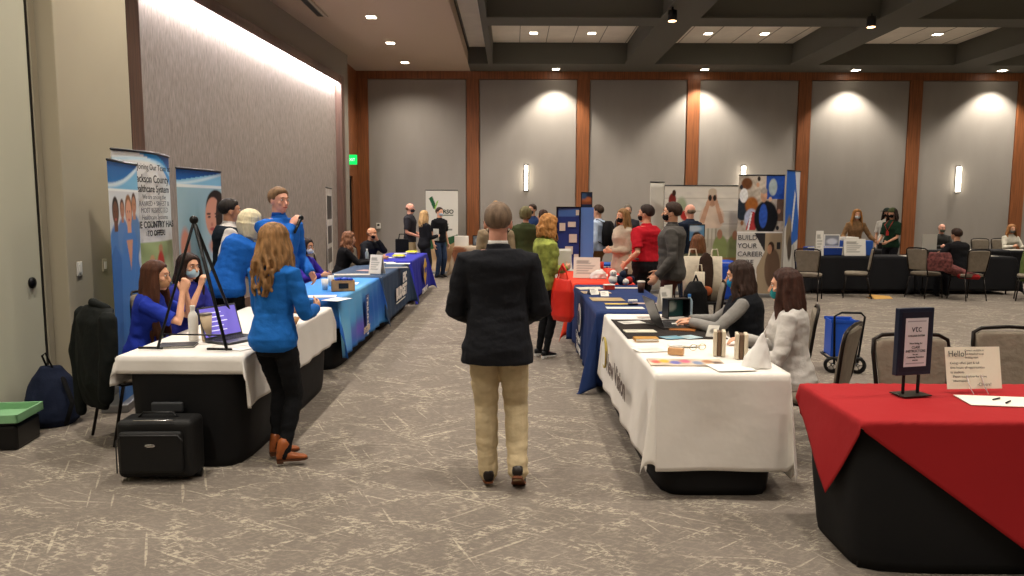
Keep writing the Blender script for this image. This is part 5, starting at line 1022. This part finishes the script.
# --- back corner table
t = thing('carton', 'white box on the beige corner table', 'box', (-1.26, 18.7, .757)); g = G(); g.box(-.17, .17, -.12, .12, 0, .24); g.obj('carton_body', m_paper, t, bevel=.005); g = G(); g.box(-.17, .17, -.03, .03, .2405, .242); g.obj('tape', mat('tape', '#cfc7b6', .4), t)
t = thing('picture_stand', 'dark framed picture on the beige corner table', 'picture frame', (-.86, 18.75, .757)); g = G(); g.box(-.13, .13, 0, .02, 0, .26); g.obj('frame', m_blackp, t, bevel=.004); c = Canvas(14, 14, '#59616a'); c.ell(.5, .5, .3, .3, '#8a8f95', .4); c.obj('print', lambda u, v: (-.11 + .22 * u, -.002, .02 + .22 * v), t)
# --- table R2 and R3 things
for i, (px, py, w, h, rz, col, ns, la) in enumerate(((590, 288, .30, .26, 8, '#cfc6b6', .25, 'pale brochure at the far edge of the navy cloth'), (596, 292, .32, .24, 4, '#b8a284', .6, 'tan photo brochure second from the far edge of the navy cloth'), (607, 299, .34, .30, 2, '#a08a64', .7, 'brown photo brochure in the middle of the navy cloth'), (618, 303.5, .26, .10, 0, '#c8a85a', .6, 'yellowish strip leaflet on the navy cloth'), (650, 303, .34, .10, -2, '#c2a898', .3, 'pinkish strip leaflet at the far side of the navy cloth'), (625, 307.5, .36, .14, 0, '#dcdad4', .05, 'white sign-up sheet at the near edge of the navy cloth'), (622, 287.5, .40, .12, 0, '#d6cdc6', .2, 'pale strip of flyers by the stuffed toys'))):
    c = Canvas(24, 18, col); c.noise(ns, 5, i + 3); sheet(la, put(px, py), w, h, rz, c)
tent('small white card standing on the tan brochure', put(593, 294), 20, .1, .07); tent('tiny white card on the brown brochure', put(604, 295.5), 5, .09, .05)
cup('dark takeaway cup with a pale lid on the navy cloth', put(641, 292), .045, .12, '#4a2f24', '#d8d0c4'); cup('takeaway cup with a white lid near the stuffed toys', put(625, 276), .04, .11, '#2b2320', '#dcd6cc')
t = thing('stapler', 'small black and white stapler at the centre of the navy cloth', 'stapler', put(633, 304.5), 10); g = G(); g.box(-.05, .05, -.018, .018, 0, .015); g.obj('base', m_blackp, t, bevel=.004); g = G(); g.box(-.05, .045, -.014, .014, .03, .055); g.obj('arm', m_white, t, bevel=.008)
t = thing('stuffed_toys', 'little heap of stuffed toys in white, navy and red between the cups', 'stuffed toy', put(621, 284)); g = G()
for k, (dx, dy, dz, r, mi) in enumerate(((-.10, 0, .06, .06, 0), (-.10, -.01, .14, .045, 0), (0, 0, .06, .065, 1), (.02, -.02, .13, .045, 1), (.10, 0, .05, .05, 2), (.05, -.06, .04, .04, 0), (.14, .02, .07, .035, 1))): g.ell((dx, dy, dz), r, nu=12, nv=8, mi=mi)
g.obj('plush_bodies', [fabric('plush_white', '#d8d2cb'), fabric('plush_navy', '#20283a'), fabric('plush_red', '#b0302c')], t, True); g = G(); [g.ell((dx, -.05, .15), .008, nu=6, nv=4) for dx in (-.115, -.085)]; g.obj('eyes', m_ink, t, True)
cup('red paper cup nearest the green bottle', put(601, 270), .045, .13, '#c23a26'); cup('red paper cup beside the white bags', put(611, 280), .05, .15, '#c8412a'); 
t = thing('gift_box', 'small red carton with a white top on the navy cloth edge', 'box', put(609, 289), 10); g = G(); g.box(-.06, .06, -.04, .04, 0, .05); g.obj('carton_body', mat('carton_red', '#c03a2a', .5), t, bevel=.003); g = G(); g.box(-.062, .062, -.042, .042, .05, .06); g.obj('lid', m_paper, t)
bottle('green sports bottle before the blue display board', put(587, 264.5), .045, .26, '#1d7a48', '#123a26'); 
tent('large white notice standing on the orange-red cloth', (1.02, 10.2, ZT), -12, .36, .28, '#e4dfd2')
for i, (px, py, w, h, la) in enumerate(((572, 270, .4, .3, 'white handouts at the aisle edge of the orange-red cloth'), (596, 266, .45, .3, 'loose white papers by the display board'), (605, 275, .35, .3, 'white papers beside the red cups'))): sheet(la, put(px, py), w, h, 15 * i - 10)
t = thing('plastic_bag', 'crumpled white bag on the orange-red cloth', 'bag', put(598, 278)); g = G(); g.loft([((0, 0, 0), (.12, 0, 0), (0, .09, 0)), ((0, 0, .07), (.10, 0, 0), (0, .08, 0)), ((.02, 0, .12), (.04, 0, 0), (0, .03, 0))], 14); organic(g, 'bag_body', mat('bag_film', '#dedbd6', .4), t, .012, 2, [(.012, (40, 40, 40), 2)]); g = G(); g.tube([(.0, 0, .1), (.02, .0, .16), (.05, 0, .1)], .006, 6); g.obj('handle', mat('bag_film', '#dedbd6', .4), t, True)
t = thing('storage_bin', 'blue plastic bin behind the orange-red table', 'bin', (1.42, 12.35, 0)); g = G(); g.loft([((0, 0, 0), (.18, 0, 0), (0, .15, 0)), ((0, 0, .78), (.23, 0, 0), (0, .19, 0))], 24, sq=.4); g.obj('bin_body', mat('bin_blue', '#2460c0', .45), t, True); g = G(); g.loft([((0, 0, .78), (.245, 0, 0), (0, .205, 0)), ((0, 0, .81), (.245, 0, 0), (0, .205, 0))], 24, sq=.4); g.obj('rim', mat('bin_blue', '#2460c0', .45), t, True)
# red shopping bag and the papers in the lime woman's hands
t = thing('shopping_bag', 'bright red plastic shopping bag on the arm of the woman in lime', 'bag', (.56, 8.26, 0), -50); g = G(); rb = mat('red_film', '#cf2a1c', .4, bump=.4, bscale=14)
g.loft([((0, 0, .46), (.13, 0, 0), (0, .045, 0)), ((0, 0, .52), (.16, 0, 0), (0, .07, 0)), ((0, 0, .80), (.155, 0, 0), (0, .065, 0)), ((0, 0, .93), (.12, 0, 0), (0, .035, 0))], 24, sq=.8); organic(g, 'bag_body', rb, t, .009, 2, [(.010, (24, 24, 9), 3)])
for sx in (-1, 1): g = G(); g.tube([(sx * .08, sx * .01, .90), (sx * .05, 0, 1.03), (0, 0, 1.10), (-sx * .02, 0, 1.03)], .014, 8, flat=.4); g.obj('handle', rb, t, True)
t = thing('paper_sheets', 'white papers held up by the woman in lime', 'papers', (.60, 8.62, 1.05), 10); c = Canvas(14, 18, '#e6e3de'); c.lines(.1, .15, .9, .9, 7, '#bdbab4'); c.obj('front_page', lambda u, v: (.2 * (u - .5), .10 * v, .25 * v - .06), t, .003); g = G(); g.box(-.10, .09, .012, .016, -.04, .17); g.obj('rear_page', m_paper, t)
# --- R1 things
t = thing('table_runner', 'dark brown runner across the long white tablecloth', 'table runner', (1.22, 5.90, .7598)); g = G(); g.box(-.36, .36, -.46, .48, 0, .003); g.obj('runner_cloth', fabric('runner_dark', '#2b2522'), t); g = G(); g.box(-.37, -.355, -.46, .48, 0, .004); g.box(.355, .37, -.46, .48, 0, .004); g.obj('hem', fabric('runner_hem', '#1c1816'), t)
Z2 = .7640
booklet('orange-brown book near the aisle edge of the dark runner', put(646, 340, Z2), .17, .10, .022, 3, '#b8863c', 'book', 'book'); booklet('orange booklet beside the laptop on the runner', put(683, 329, Z2), .2, .14, .006, -20, '#a0622c')
for i, (px, py, w, h, rz, col, la) in enumerate(((640, 331, .24, .12, 4, '#d9d3c0', 'cream card stack on the far aisle corner of the runner'), (652, 316.5, .26, .10, 0, '#c8b8ac', 'pinkish folder at the far end of the white table'), (632, 322, .20, .14, 15, '#d9d6d0', 'crumpled pale papers at the far aisle corner'), (672, 337, .15, .12, 20, '#6f9cb0', 'blue-grey postcard on the runner'), (690, 336.5, .14, .13, 30, '#a9c0c8', 'pale blue postcard by the laptop'), (684, 345, .2, .12, 10, '#dfe2e0', 'white flyer in front of the postcards'))):
    c = Canvas(20, 14, col); c.noise(.25, 6, i + 5); c.lines(.1, .2, .6, .8, 3, '#9a9a98'); sheet(la, put(px, py, Z2), w, h, rz, c, th=.002 + .004 * (i == 0))
for i, (px, py) in enumerate(((654, 324), (668, 325.5))):
    t = thing('charger_cable', ['coiled grey cable nearest the aisle edge of the white table', 'coiled grey cable closest to the laptop'][i], 'cable', put(px, py, Z2)); g = G(); g.tube([(.05 * math.cos(a) * (1 + .1 * math.sin(3 * a)), .04 * math.sin(a), .006 + .002 * (a % 3)) for a in np.linspace(0, 14, 60)], .004, 6); g.obj('cord', mat('cord_grey', '#6a6a68', .5), t, True); g = G(); g.box(.03, .07, -.02, .01, 0, .025); g.obj('plug', m_white, t, bevel=.003)
c = Canvas(60, 30, '#c9b8a4', .5); c.noise(.6, 9, 2); 
for k, (u, v, col) in enumerate(((.1, .5, '#c8645a'), (.22, .6, '#e0b040'), (.35, .4, '#6a6ab0'), (.5, .6, '#c86a80'), (.65, .4, '#7a8aa8'), (.8, .6, '#a8785a'), (.92, .4, '#6a5a50'))): c.ell(u, v, .07, .25, col, .6)
sheet('long colourful photo placemat along the near edge of the white tablecloth', put(686, 362), .46, .20, -2, c, th=.004, name='photo_placemat', cat='placemat')
sheet('blank white page overhanging near the sample boards', (1.32, 4.44, .764), .24, .20, 8, Canvas(6, 6, '#eceae4')); sheet('white page by the wooden block', put(652, 349), .24, .17, 12)
t = thing('card_holder', 'light wooden block holding white cards', 'card holder', put(676, 354), -25); g = G(); g.box(-.05, .05, -.02, .03, 0, .045); g.obj('block', mat('pale_wood', '#c79a6c', .5, var=.15), t, bevel=.003); g = G(); g.box(-.04, .045, .0, .012, .02, .055); g.obj('cards', m_paper, t)
t = thing('eyeglasses', 'pair of clear eyeglasses lying beyond the wooden block', 'glasses', put(698, 350), 20); g = G(); gl = mat('clear_frame', '#c8b48c', .2)
for sx in (-1, 1): g.tube([(sx * .035 + .028 * math.cos(a), 0 + .002, .024 + .02 * math.sin(a)) for a in np.linspace(0, 6.283, 17)], .0025, 6)
g.obj('rims', gl, t, True)
for sx in (-1, 1): g = G(); g.tube([(sx * .064, 0, .03), (sx * .066, .12, .012)], .0025, 6); g.obj('temple', gl, t, True)
laptop('dark laptop in front of the woman in the black vest', (1.30, 6.03, Z2), 96, 112, col='#4c4a49', scr='#2a3038', rows=False, s=1.0)
t = thing('leaflet_holder', 'black open box frame with a leaflet behind the laptop', 'display frame', put(676, 317, Z2), 20); g = G(); g.box(-.11, -.10, -.05, .05, 0, .17); g.box(.10, .11, -.05, .05, 0, .17); g.box(-.11, .11, -.05, .05, .16, .17); g.box(-.11, .11, .04, .05, 0, .17); g.obj('frame_body', m_blackp, t); c = Canvas(10, 10, '#1f4a4a'); c.ell(.3, .6, .3, .3, '#c9d4d0', .5); c.obj('leaflet', lambda u, v: (-.09 + .18 * u, .036, .01 + .14 * v), t)
bottle('clear water bottle behind the laptop', put(689, 316, Z2), .03, .20, '#b9d0dc', '#3a78c0', trans=.5); 
t = thing('tilted_card', 'small white square card tilted beside the typing hands', 'card', put(711, 336, Z2), -20); c = Canvas(10, 10, '#e4e0d8'); c.ell(.5, .5, .25, .2, '#8a8680', .4); c.obj('card_face', lambda u, v: (.08 * (u - .5) + .02 * v, .02 * v, .085 * v), t, .003); g = G(); g.box(-.03, .05, .01, .03, 0, .008); g.obj('foot', m_blackp, t)
def sample(label, px, py, h=.165):
    t = thing('sample_board', label, 'sample board', put(px, py), -12); cm = mat('board_cream', '#d0c3ac', .6); dm = mat('board_brown', '#6a5442', .6); g = G()
    g.box(-.055, -.035, -.04, .06, 0, h); g.obj('outer_board', cm, t, bevel=.004); g = G(); g.box(-.032, -.006, -.03, .06, 0, h * .97); g.obj('core', dm, t, bevel=.003); g = G(); g.box(-.003, .02, -.045, .06, 0, h); g.obj('front_board', cm, t, bevel=.004); g = G(); g.tube([(-.04, .06, h * .5), (.01, .06, h * .5)], .004, 6); g.obj('hinge', m_metal, t)
sample('upright cream and brown sample board nearest the laptop', 722, 355); sample('upright cream and brown sample board beside the white carrier bag', 744, 358)
t = thing('carrier_bag', 'white plastic carrier bag standing on the near corner of the white tablecloth', 'bag', put(757, 366), -10); g = G(); g.loft([((0, 0, 0), (.09, 0, 0), (0, .06, 0)), ((.0, 0, .06), (.075, 0, 0), (0, .05, 0)), ((.02, 0, .15), (.035, 0, 0), (0, .022, 0)), ((.03, 0, .21), (.008, 0, 0), (0, .006, 0))], 14); bf = mat('bag_film_white', '#e2e0dc', .35); organic(g, 'bag_body', bf, t, .007, 2, [(.006, (50, 50, 16), 2)]); g = G(); g.tube([(.02, 0, .18), (.05, 0, .25), (.035, 0, .17)], .005, 6); g.obj('handle', bf, t, True)
tent('white pamphlet stand at the far corner of the navy cloth', put(664, 312), 30, .12, .22); t = thing('folded_sign', 'white folded sign behind the navy cloth corner', 'sign', (1.50, 7.15, ZT), 40); g = G(); g.box(-.06, .06, 0, .004, 0, .22); g.obj('front_face', m_paper, t); g = G(); g.box(-.06, .06, .05, .054, 0, .20); g.obj('back_face', m_paper, t); g = G()
# --- tote bags and black backpack in the middle
tc_ = fabric('canvas_cream', '#cfc4b0')
for i, (x, y, w, h, la) in enumerate(((2.56, 10.62, .13, .62, 'tall cream tote bag beside the olive seated person'), (2.86, 10.58, .11, .62, 'cream tote bag closest to the bright blue cloth'), (2.60, 10.36, .07, .42, 'small cream tote bag in front of the dark coat'))):
    t = thing('tote_bag', la, 'bag', (x, y, 0.0), 0); z0 = .416; g = G(); g.loft([((0, 0, z0 - (.0 if z0 < .1 else 0)), (w * .9, 0, 0), (0, .06, 0)), ((0, 0, z0 + h * .5), (w, 0, 0), (0, .07, 0)), ((0, 0, z0 + h), (w * .95, 0, 0), (0, .04, 0))], 20, sq=.5); g.obj('bag_body', tc_, t, True); g = G(); g.tube([(-w * .5, 0, z0 + h - .02), (-w * .3, 0, z0 + h + .10), (w * .3, 0, z0 + h + .10), (w * .5, 0, z0 + h - .02)], .01, 6); g.obj('handle', tc_, t, True)
t = thing('bench', 'low dark bench carrying the cream tote bags', 'bench', (2.70, 10.52, 0)); g = G(); g.box(-.32, .34, -.20, .20, .38, .415); g.obj('seat', m_blackp, t, bevel=.006)
for sx in (-.28, .30):
    for sy in (-.16, .16): g = G(); g.tube([(sx, sy, .38), (sx, sy, 0)], .014, 8, round_ends=False); g.obj('leg', m_metal, t, True)
t = thing('coat', 'dark brown coat bundled upright between the cream tote bags', 'coat', (2.72, 10.50, 0)); g = G(); g.loft([((0, 0, .42), (.09, 0, 0), (0, .05, 0)), ((0, 0, .8), (.11, 0, 0), (0, .06, 0)), ((0, 0, 1.02), (.09, 0, 0), (0, .05, 0)), ((0, 0, 1.10), (.03, 0, 0), (0, .03, 0))], 16); organic(g, 'coat_body', fabric('coat_brown', '#3b2c25'), t, .014, 2, [(.012, (16, 16, 5), 2)]); g = G(); g.ell((0, -.06, .56), (.09, .04, .07), nu=12, nv=8); g.obj('orange_lining', fabric('lining_orange', '#a85a38'), t, True)
t = thing('tablet_computer', 'tablet on a stand showing a bright video call above the olive person', 'tablet', (2.92, 11.9, .76)); g = G(); g.box(-.13, .13, -.01, .01, .42, .70); g.obj('casing', m_blackp, t, bevel=.008); c = Canvas(16, 20, '#6a9cc8'); c.ell(.5, .3, .3, .3, '#3a2a24', .2); c.ell(.3, .8, .5, .2, '#c8dcec', .6)
c.obj('screen', lambda u, v: (-.115 + .23 * u, -.012, .44 + .24 * v), t); g = G(); g.tube([(0, .02, 0), (0, .02, .5)], .012, 8); g.box(-.1, .1, -.08, .1, 0, .012); g.obj('stand', m_metal, t)
t = thing('folding_table', 'small dark side table carrying the tablet stand', 'table', (2.92, 11.95, 0)); g = G(); g.box(-.3, .3, -.22, .22, .735, .757); g.obj('tabletop', m_blackp, t, bevel=.004)
for sx in (-1, 1):
    for sy in (-1, 1): g = G(); g.tube([(sx * .26, sy * .18, .735), (sx * .28, sy * .2, 0)], .012, 8, round_ends=False); g.obj('leg', m_metal, t, True)
t = thing('backpack', 'black backpack sitting on the empty chair beyond the navy table', 'backpack', (1.90, 7.72, .505), 40); g = G(); g.loft([((0, 0, 0), (.15, 0, 0), (0, .09, 0)), ((0, 0, .12), (.17, 0, 0), (0, .11, 0)), ((0, 0, .36), (.14, 0, 0), (0, .09, 0)), ((0, 0, .46), (.06, 0, 0), (0, .05, 0))], 20, sq=.8); organic(g, 'bag_body', m_black, t, .012, 2, [(.006, (22, 22, 22), 3)]); g = G(); g.tube([(-.04, 0, .45), (0, 0, .52), (.04, 0, .45)], .01, 6); g.obj('grab_handle', m_black, t, True)
chair(1.92, 7.76, 78, 'banquet chair with a black backpack on its seat beyond the navy table')
t = thing('shoulder_bag', 'black and white bag on the empty chair beyond the woman in the black vest', 'bag', (1.93, 6.90, -.21), 30); g = G(); g.ell((0, 0, .84), (.11, .07, .12), nu=14, nv=10); g.obj('bag_body', m_black, t, True); g = G(); g.ell((-.03, -.05, .90), (.07, .05, .08), nu=12, nv=8); g.obj('white_pocket', fabric('bag_white', '#d6d2cc'), t, True)
# --- cart with the blue crate
t = thing('folding_cart', 'black folding cart with a small spoked wheel behind the taupe chair', 'cart', (3.48, 7.72, 0), -8); g = G(); g.tube([(-.10, 0, .10), (-.12, 0, .60), (-.05, 0, .64), (.14, 0, .64), (.18, 0, .60), (.13, 0, .12)], .012, 8); g.obj('handle_frame', m_metal, t, True)
g = G(); g.tube([(-.16, 0, .16), (.17, 0, .16)], .012, 8); g.tube([(-.16, .3, .16), (.17, .3, .16)], .012, 8); g.tube([(-.16, 0, .16), (-.16, .3, .16)], .012, 8); g.tube([(.17, 0, .16), (.17, .3, .16)], .012, 8); g.obj('platform', m_metal, t, True)
for dx, dy in ((.13, 0), (-.12, 0), (.13, .3)):
    g = G(); g.rings([[(dx + rr_ * math.cos(a), dy + yy, .088 + rr_ * math.sin(a)) for a in np.linspace(0, 6.283, 25)[:-1]] for rr_, yy in ((.055, -.015), (.085, -.018), (.088, 0), (.085, .018), (.055, .015))], cap=False); w_ = g.obj('wheel', m_blackp, t, True); g = G(); g.tube([(dx, dy - .02, .088), (dx, dy + .02, .088)], .018, 10); 
    for k in range(5): a = k * 1.2566; g.tube([(dx, dy, .088), (dx + .056 * math.cos(a), dy, .088 + .056 * math.sin(a))], .005, 6)
    g.obj('spokes', m_chrome, w_, True)
t = thing('crate', 'bright blue plastic crate on the folding cart', 'crate', (3.49, 7.86, .172), -8); g = G(); bc = mat('crate_blue', '#1f55c4', .4); g.box(-.13, .13, -.13, -.12, 0, .38); g.box(-.13, .13, .12, .13, 0, .38); g.box(-.13, -.12, -.13, .13, 0, .38); g.box(.12, .13, -.13, .13, 0, .38); g.box(-.13, .13, -.13, .13, 0, .01); g.obj('crate_body', bc, t, bevel=.003); g = G(); g.box(-.14, .14, -.14, -.13, .36, .39); g.box(-.14, .14, .13, .14, .36, .39); g.obj('rim', bc, t)
# --- the red table's signs
t = thing('framed_sign', 'dark blue framed college notice on a two-post stand on the red cloth', 'sign', (2.05, 3.78, .768), 14)
fr = mat('frame_blue_black', '#141d33', .35); g = G(); g.box(-.105, .105, -.016, .016, .105, .45); f_ = g.obj('frame', fr, t, bevel=.004); g = G(); g.box(-.088, .088, -.0175, -.016, .125, .43); g.obj('mat_board', mat('mat_navy', '#191a2c', .6), f_)
c = Canvas(40, 60, '#d9d6dc'); c.rect(.08, .06, .92, .94, '#8f8c96'); c.rect(.10, .075, .90, .925, '#dcd9de'); c.obj('notice', lambda u, v: (-.068 + .136 * u, -.019, .150 + .25 * v), f_)
ik_ = mat('notice_ink', '#4a4a58', .6)
for s_, z_, sz in (('vtc', .322, .042), ('COLLEGE SYSTEM', .302, .0105), ('Now hiring for', .270, .0105), ('CLASS', .252, .015), ('INSTRUCTORS', .236, .015), ('for our', .224, .009), ('Continuing Education', .212, .010), ('courses', .200, .009)): text('lettering', s_, sz * 1.2, (0, -.0198, .150 + (z_ - .175) * 1.22), (1, 0, 0), (0, 0, 1), ik_ if sz > .03 else m_ink, f_, 'CENTER', off=.0003, ext=.0003)
for sx in (-.045, .045): g = G(); g.box(sx - .006, sx + .006, -.005, .005, .0, .11); g.obj('post', m_metal, t)
g = G(); g.box(-.08, .085, -.055, .055, 0, .006); g.obj('base', mat('base_bronze', '#3a352e', .4, .5), t, bevel=.002)
t = thing('handwritten_card', 'cream handwritten card on a clear stand on the red cloth', 'sign', (2.42, 3.84, .764), 4); TI = lambda x, z: (x * 1.3, z * 1.3 * .20, .020 + z * 1.3)
Canvas(6, 6, '#ece5d2').obj('card_face', lambda u, v: TI(-.115 + .23 * u, .165 * v), t, .003); cf = [o for o in t.children][0]
hk = mat('marker_ink', '#4c4946', .6); up = (0, .196, .98)
for s_, x_, z_, sz in (('Hello!', -.105, .128, .034), ('Careers available in', -.035, .148, .0135), ('and Attached to an', -.035, .134, .0135), ('exciting team.', -.035, .120, .0135), ('Kwings offers part & full', -.10, .098, .0165), ('time hours, all opportunities', -.10, .080, .0165), ('to students.', -.10, .062, .0165), ('Please scan below for more', -.09, .045, .0165), ('information.', -.09, .028, .0165), ('-Cheers!', .01, .012, .022)):
    p_ = TI(x_, z_); text('handwriting', s_, sz * (1.3 if sz > .03 else 1.08), (p_[0], p_[1] - .0035, p_[2]), (1, 0, 0), up, hk, cf, ext=.0003, sx=.92)
for sx in (-.04, .04): g = G(); g.tube([(sx, -.05, .004), (sx, -.02, .03), (sx, .02, .10), (sx, .06, .004)], .003, 6); g.obj('stand_leg', mat('acrylic', '#e8d8d8', .1, trans=.7), t, True)
sheet('white paper sheet at the right end of the red cloth', (2.44, 3.66, .764), .36, .20, -8, Canvas(6, 6, '#ebe8dc'), th=.003)
for i, (x, y, rz) in enumerate(((2.43, 3.68, -60), (2.45, 3.62, -50))):
    t = thing('pen', ['black pen lying across the white sheet, farther one', 'black pen lying across the white sheet, nearer one'][i], 'pen', (x, y, .7685), rz); g = G(); g.tube([(0, -.03, .004), (0, .03, .004)], .004, 8); g.obj('barrel', m_blackp, t, True); g = G(); g.tube([(0, .03, .004), (0, .042, .004)], [.003, .001], 6); g.obj('tip', m_chrome, t, True)
# --- far right: displays on the black cloths
t = thing('blue_display_case', 'blue box display with a white top in front of the ginger-haired leaning woman', 'display', (7.08, 15.45, ZT), 0); g = G(); g.box(-.28, .28, -.15, .15, 0, .30); g.obj('box_body', mat('case_blue', '#2a55a8', .5), t, bevel=.01); g = G(); g.box(-.16, .02, -.155, -.15, .02, .28); g.obj('white_panel', mat('panel_blue', '#5a88cc', .5), t); g = G(); g.box(-.28, -.02, -.15, .15, .30, .37); g.obj('top_box', m_paper, t)
t = thing('blue_table_topper', 'low blue topper on the long black cloth nearest the banners', 'display', (6.45, 15.4, ZT)); g = G(); g.box(-.42, .42, -.1, .15, 0, .17); g.obj('topper_body', mat('topper_blue', '#1f3f90', .6), t, bevel=.01); g = G(); g.box(-.42, .42, -.102, -.1, .15, .17); g.obj('edge', m_paper, t)
for i, (x, w, h, la) in enumerate(((6.22, .15, .50, 'tall narrow white paper stand on the blue topper'), (6.93, .44, .34, 'wide white paper stand before the blue box display'))): tent(la, (x, 15.2, ZT), 0, w, h)
t = thing('photo_card', 'small photo card standing between the paper stands', 'card', (6.60, 15.5, ZT + .0)); g = G(); g.box(-.16, .16, 0, .02, .17, .42); g.obj('frame', m_paper, t); c = Canvas(14, 12, '#8a8c92'); c.ell(.5, .4, .4, .3, '#d8d8da', .4); c.obj('print', lambda u, v: (-.14 + .28 * u, -.003, .19 + .21 * v), t)
t = thing('sign_stand', 'white sign standing on the table before the bald seated man', 'sign', (9.80, 17.6, ZT)); g = G(); g.box(-.18, .16, 0, .01, 0, .36); g.obj('sign_face', m_paper, t); g = G(); g.tube([(0, .1, 0), (0, .01, .25)], .006, 6); g.obj('prop', m_metal, t)
for i, (x, y, w, la) in enumerate(((8.15, 15.2, .5, 'white papers on the black cloth by the plaid jacket'), (9.5, 15.3, .7, 'pale papers on the right end of the front black cloth'), (10.6, 17.6, .6, 'papers before the bald man at the far wall'), (11.9, 17.6, .6, 'long white papers before the ginger-haired seated woman'))): sheet(la, (x, y, ZT), w, .3, 0, Canvas(8, 6, '#d4cfc2'))
t = thing('plaid_jacket', 'plaid and red jacket draped over the chair beside the seated person in black', 'jacket', (8.18, 14.25, 0), -38); g = G(); g.loft([((0, -.24, .55), (.2, 0, 0), (0, .06, 0)), ((0, -.25, .75), (.22, 0, 0), (0, .07, 0)), ((0, -.25, .9), (.18, 0, 0), (0, .05, 0))], 18); g.tube([(-.1, -.2, .8), (.1, 0, .6), (.35, .1, .5), (.55, .1, .46)], [.08, .1, .09, .05], 10); organic(g, 'jacket_body', mat('plaid_cloth', '#6a3c3a', .85, var=.7, scale=22), t, .015, 2, [(.01, (20, 20, 20), 2)]); g = G(); g.tube([(.3, .02, .46), (.6, .05, .45)], .05, 10); g.obj('red_lining', fabric('lining_red', '#8a1f20'), t, True)
t = thing('coat', 'olive green coat hung on the chair at the right edge', 'coat', (9.90, 14.2, 0), 0); g = G(); g.loft([((0, 0, .35), (.26, 0, 0), (0, .10, 0)), ((0, 0, .7), (.26, 0, 0), (0, .12, 0)), ((0, 0, .97), (.2, 0, 0), (0, .08, 0))], 18); organic(g, 'coat_body', mat('coat_olive', '#5c6a3a', .9, var=.4), t, .016, 2, [(.015, (14, 14, 5), 2)]); g = G(); g.ell((0, -.05, .97), (.14, .08, .05), nu=12, nv=8); g.obj('hood', mat('coat_olive', '#5c6a3a', .9), t, True)
t = thing('paper_bag', 'flattened tan paper bag lying on the carpet below the black cloth', 'paper bag', (*at(880, 297, 0), 0), 10); g = G(); g.add([(-.2, -.12, .004), (.2, -.10, .004), (.22, .12, .03), (-.14, .14, .07), (-.18, .0, .05), (.2, .0, .04)], [(0, 1, 5, 4), (4, 5, 2, 3)]); g.obj('bag_front', mat('kraft', '#c79a50', .7), t, solid=.01); g = G(); g.quad((-.26, -.10, .004), (-.18, -.12, .004), (-.12, .10, .02), (-.26, .06, .02)); g.obj('bag_flap', mat('kraft_dark', '#7a5a34', .7), t, solid=.006)
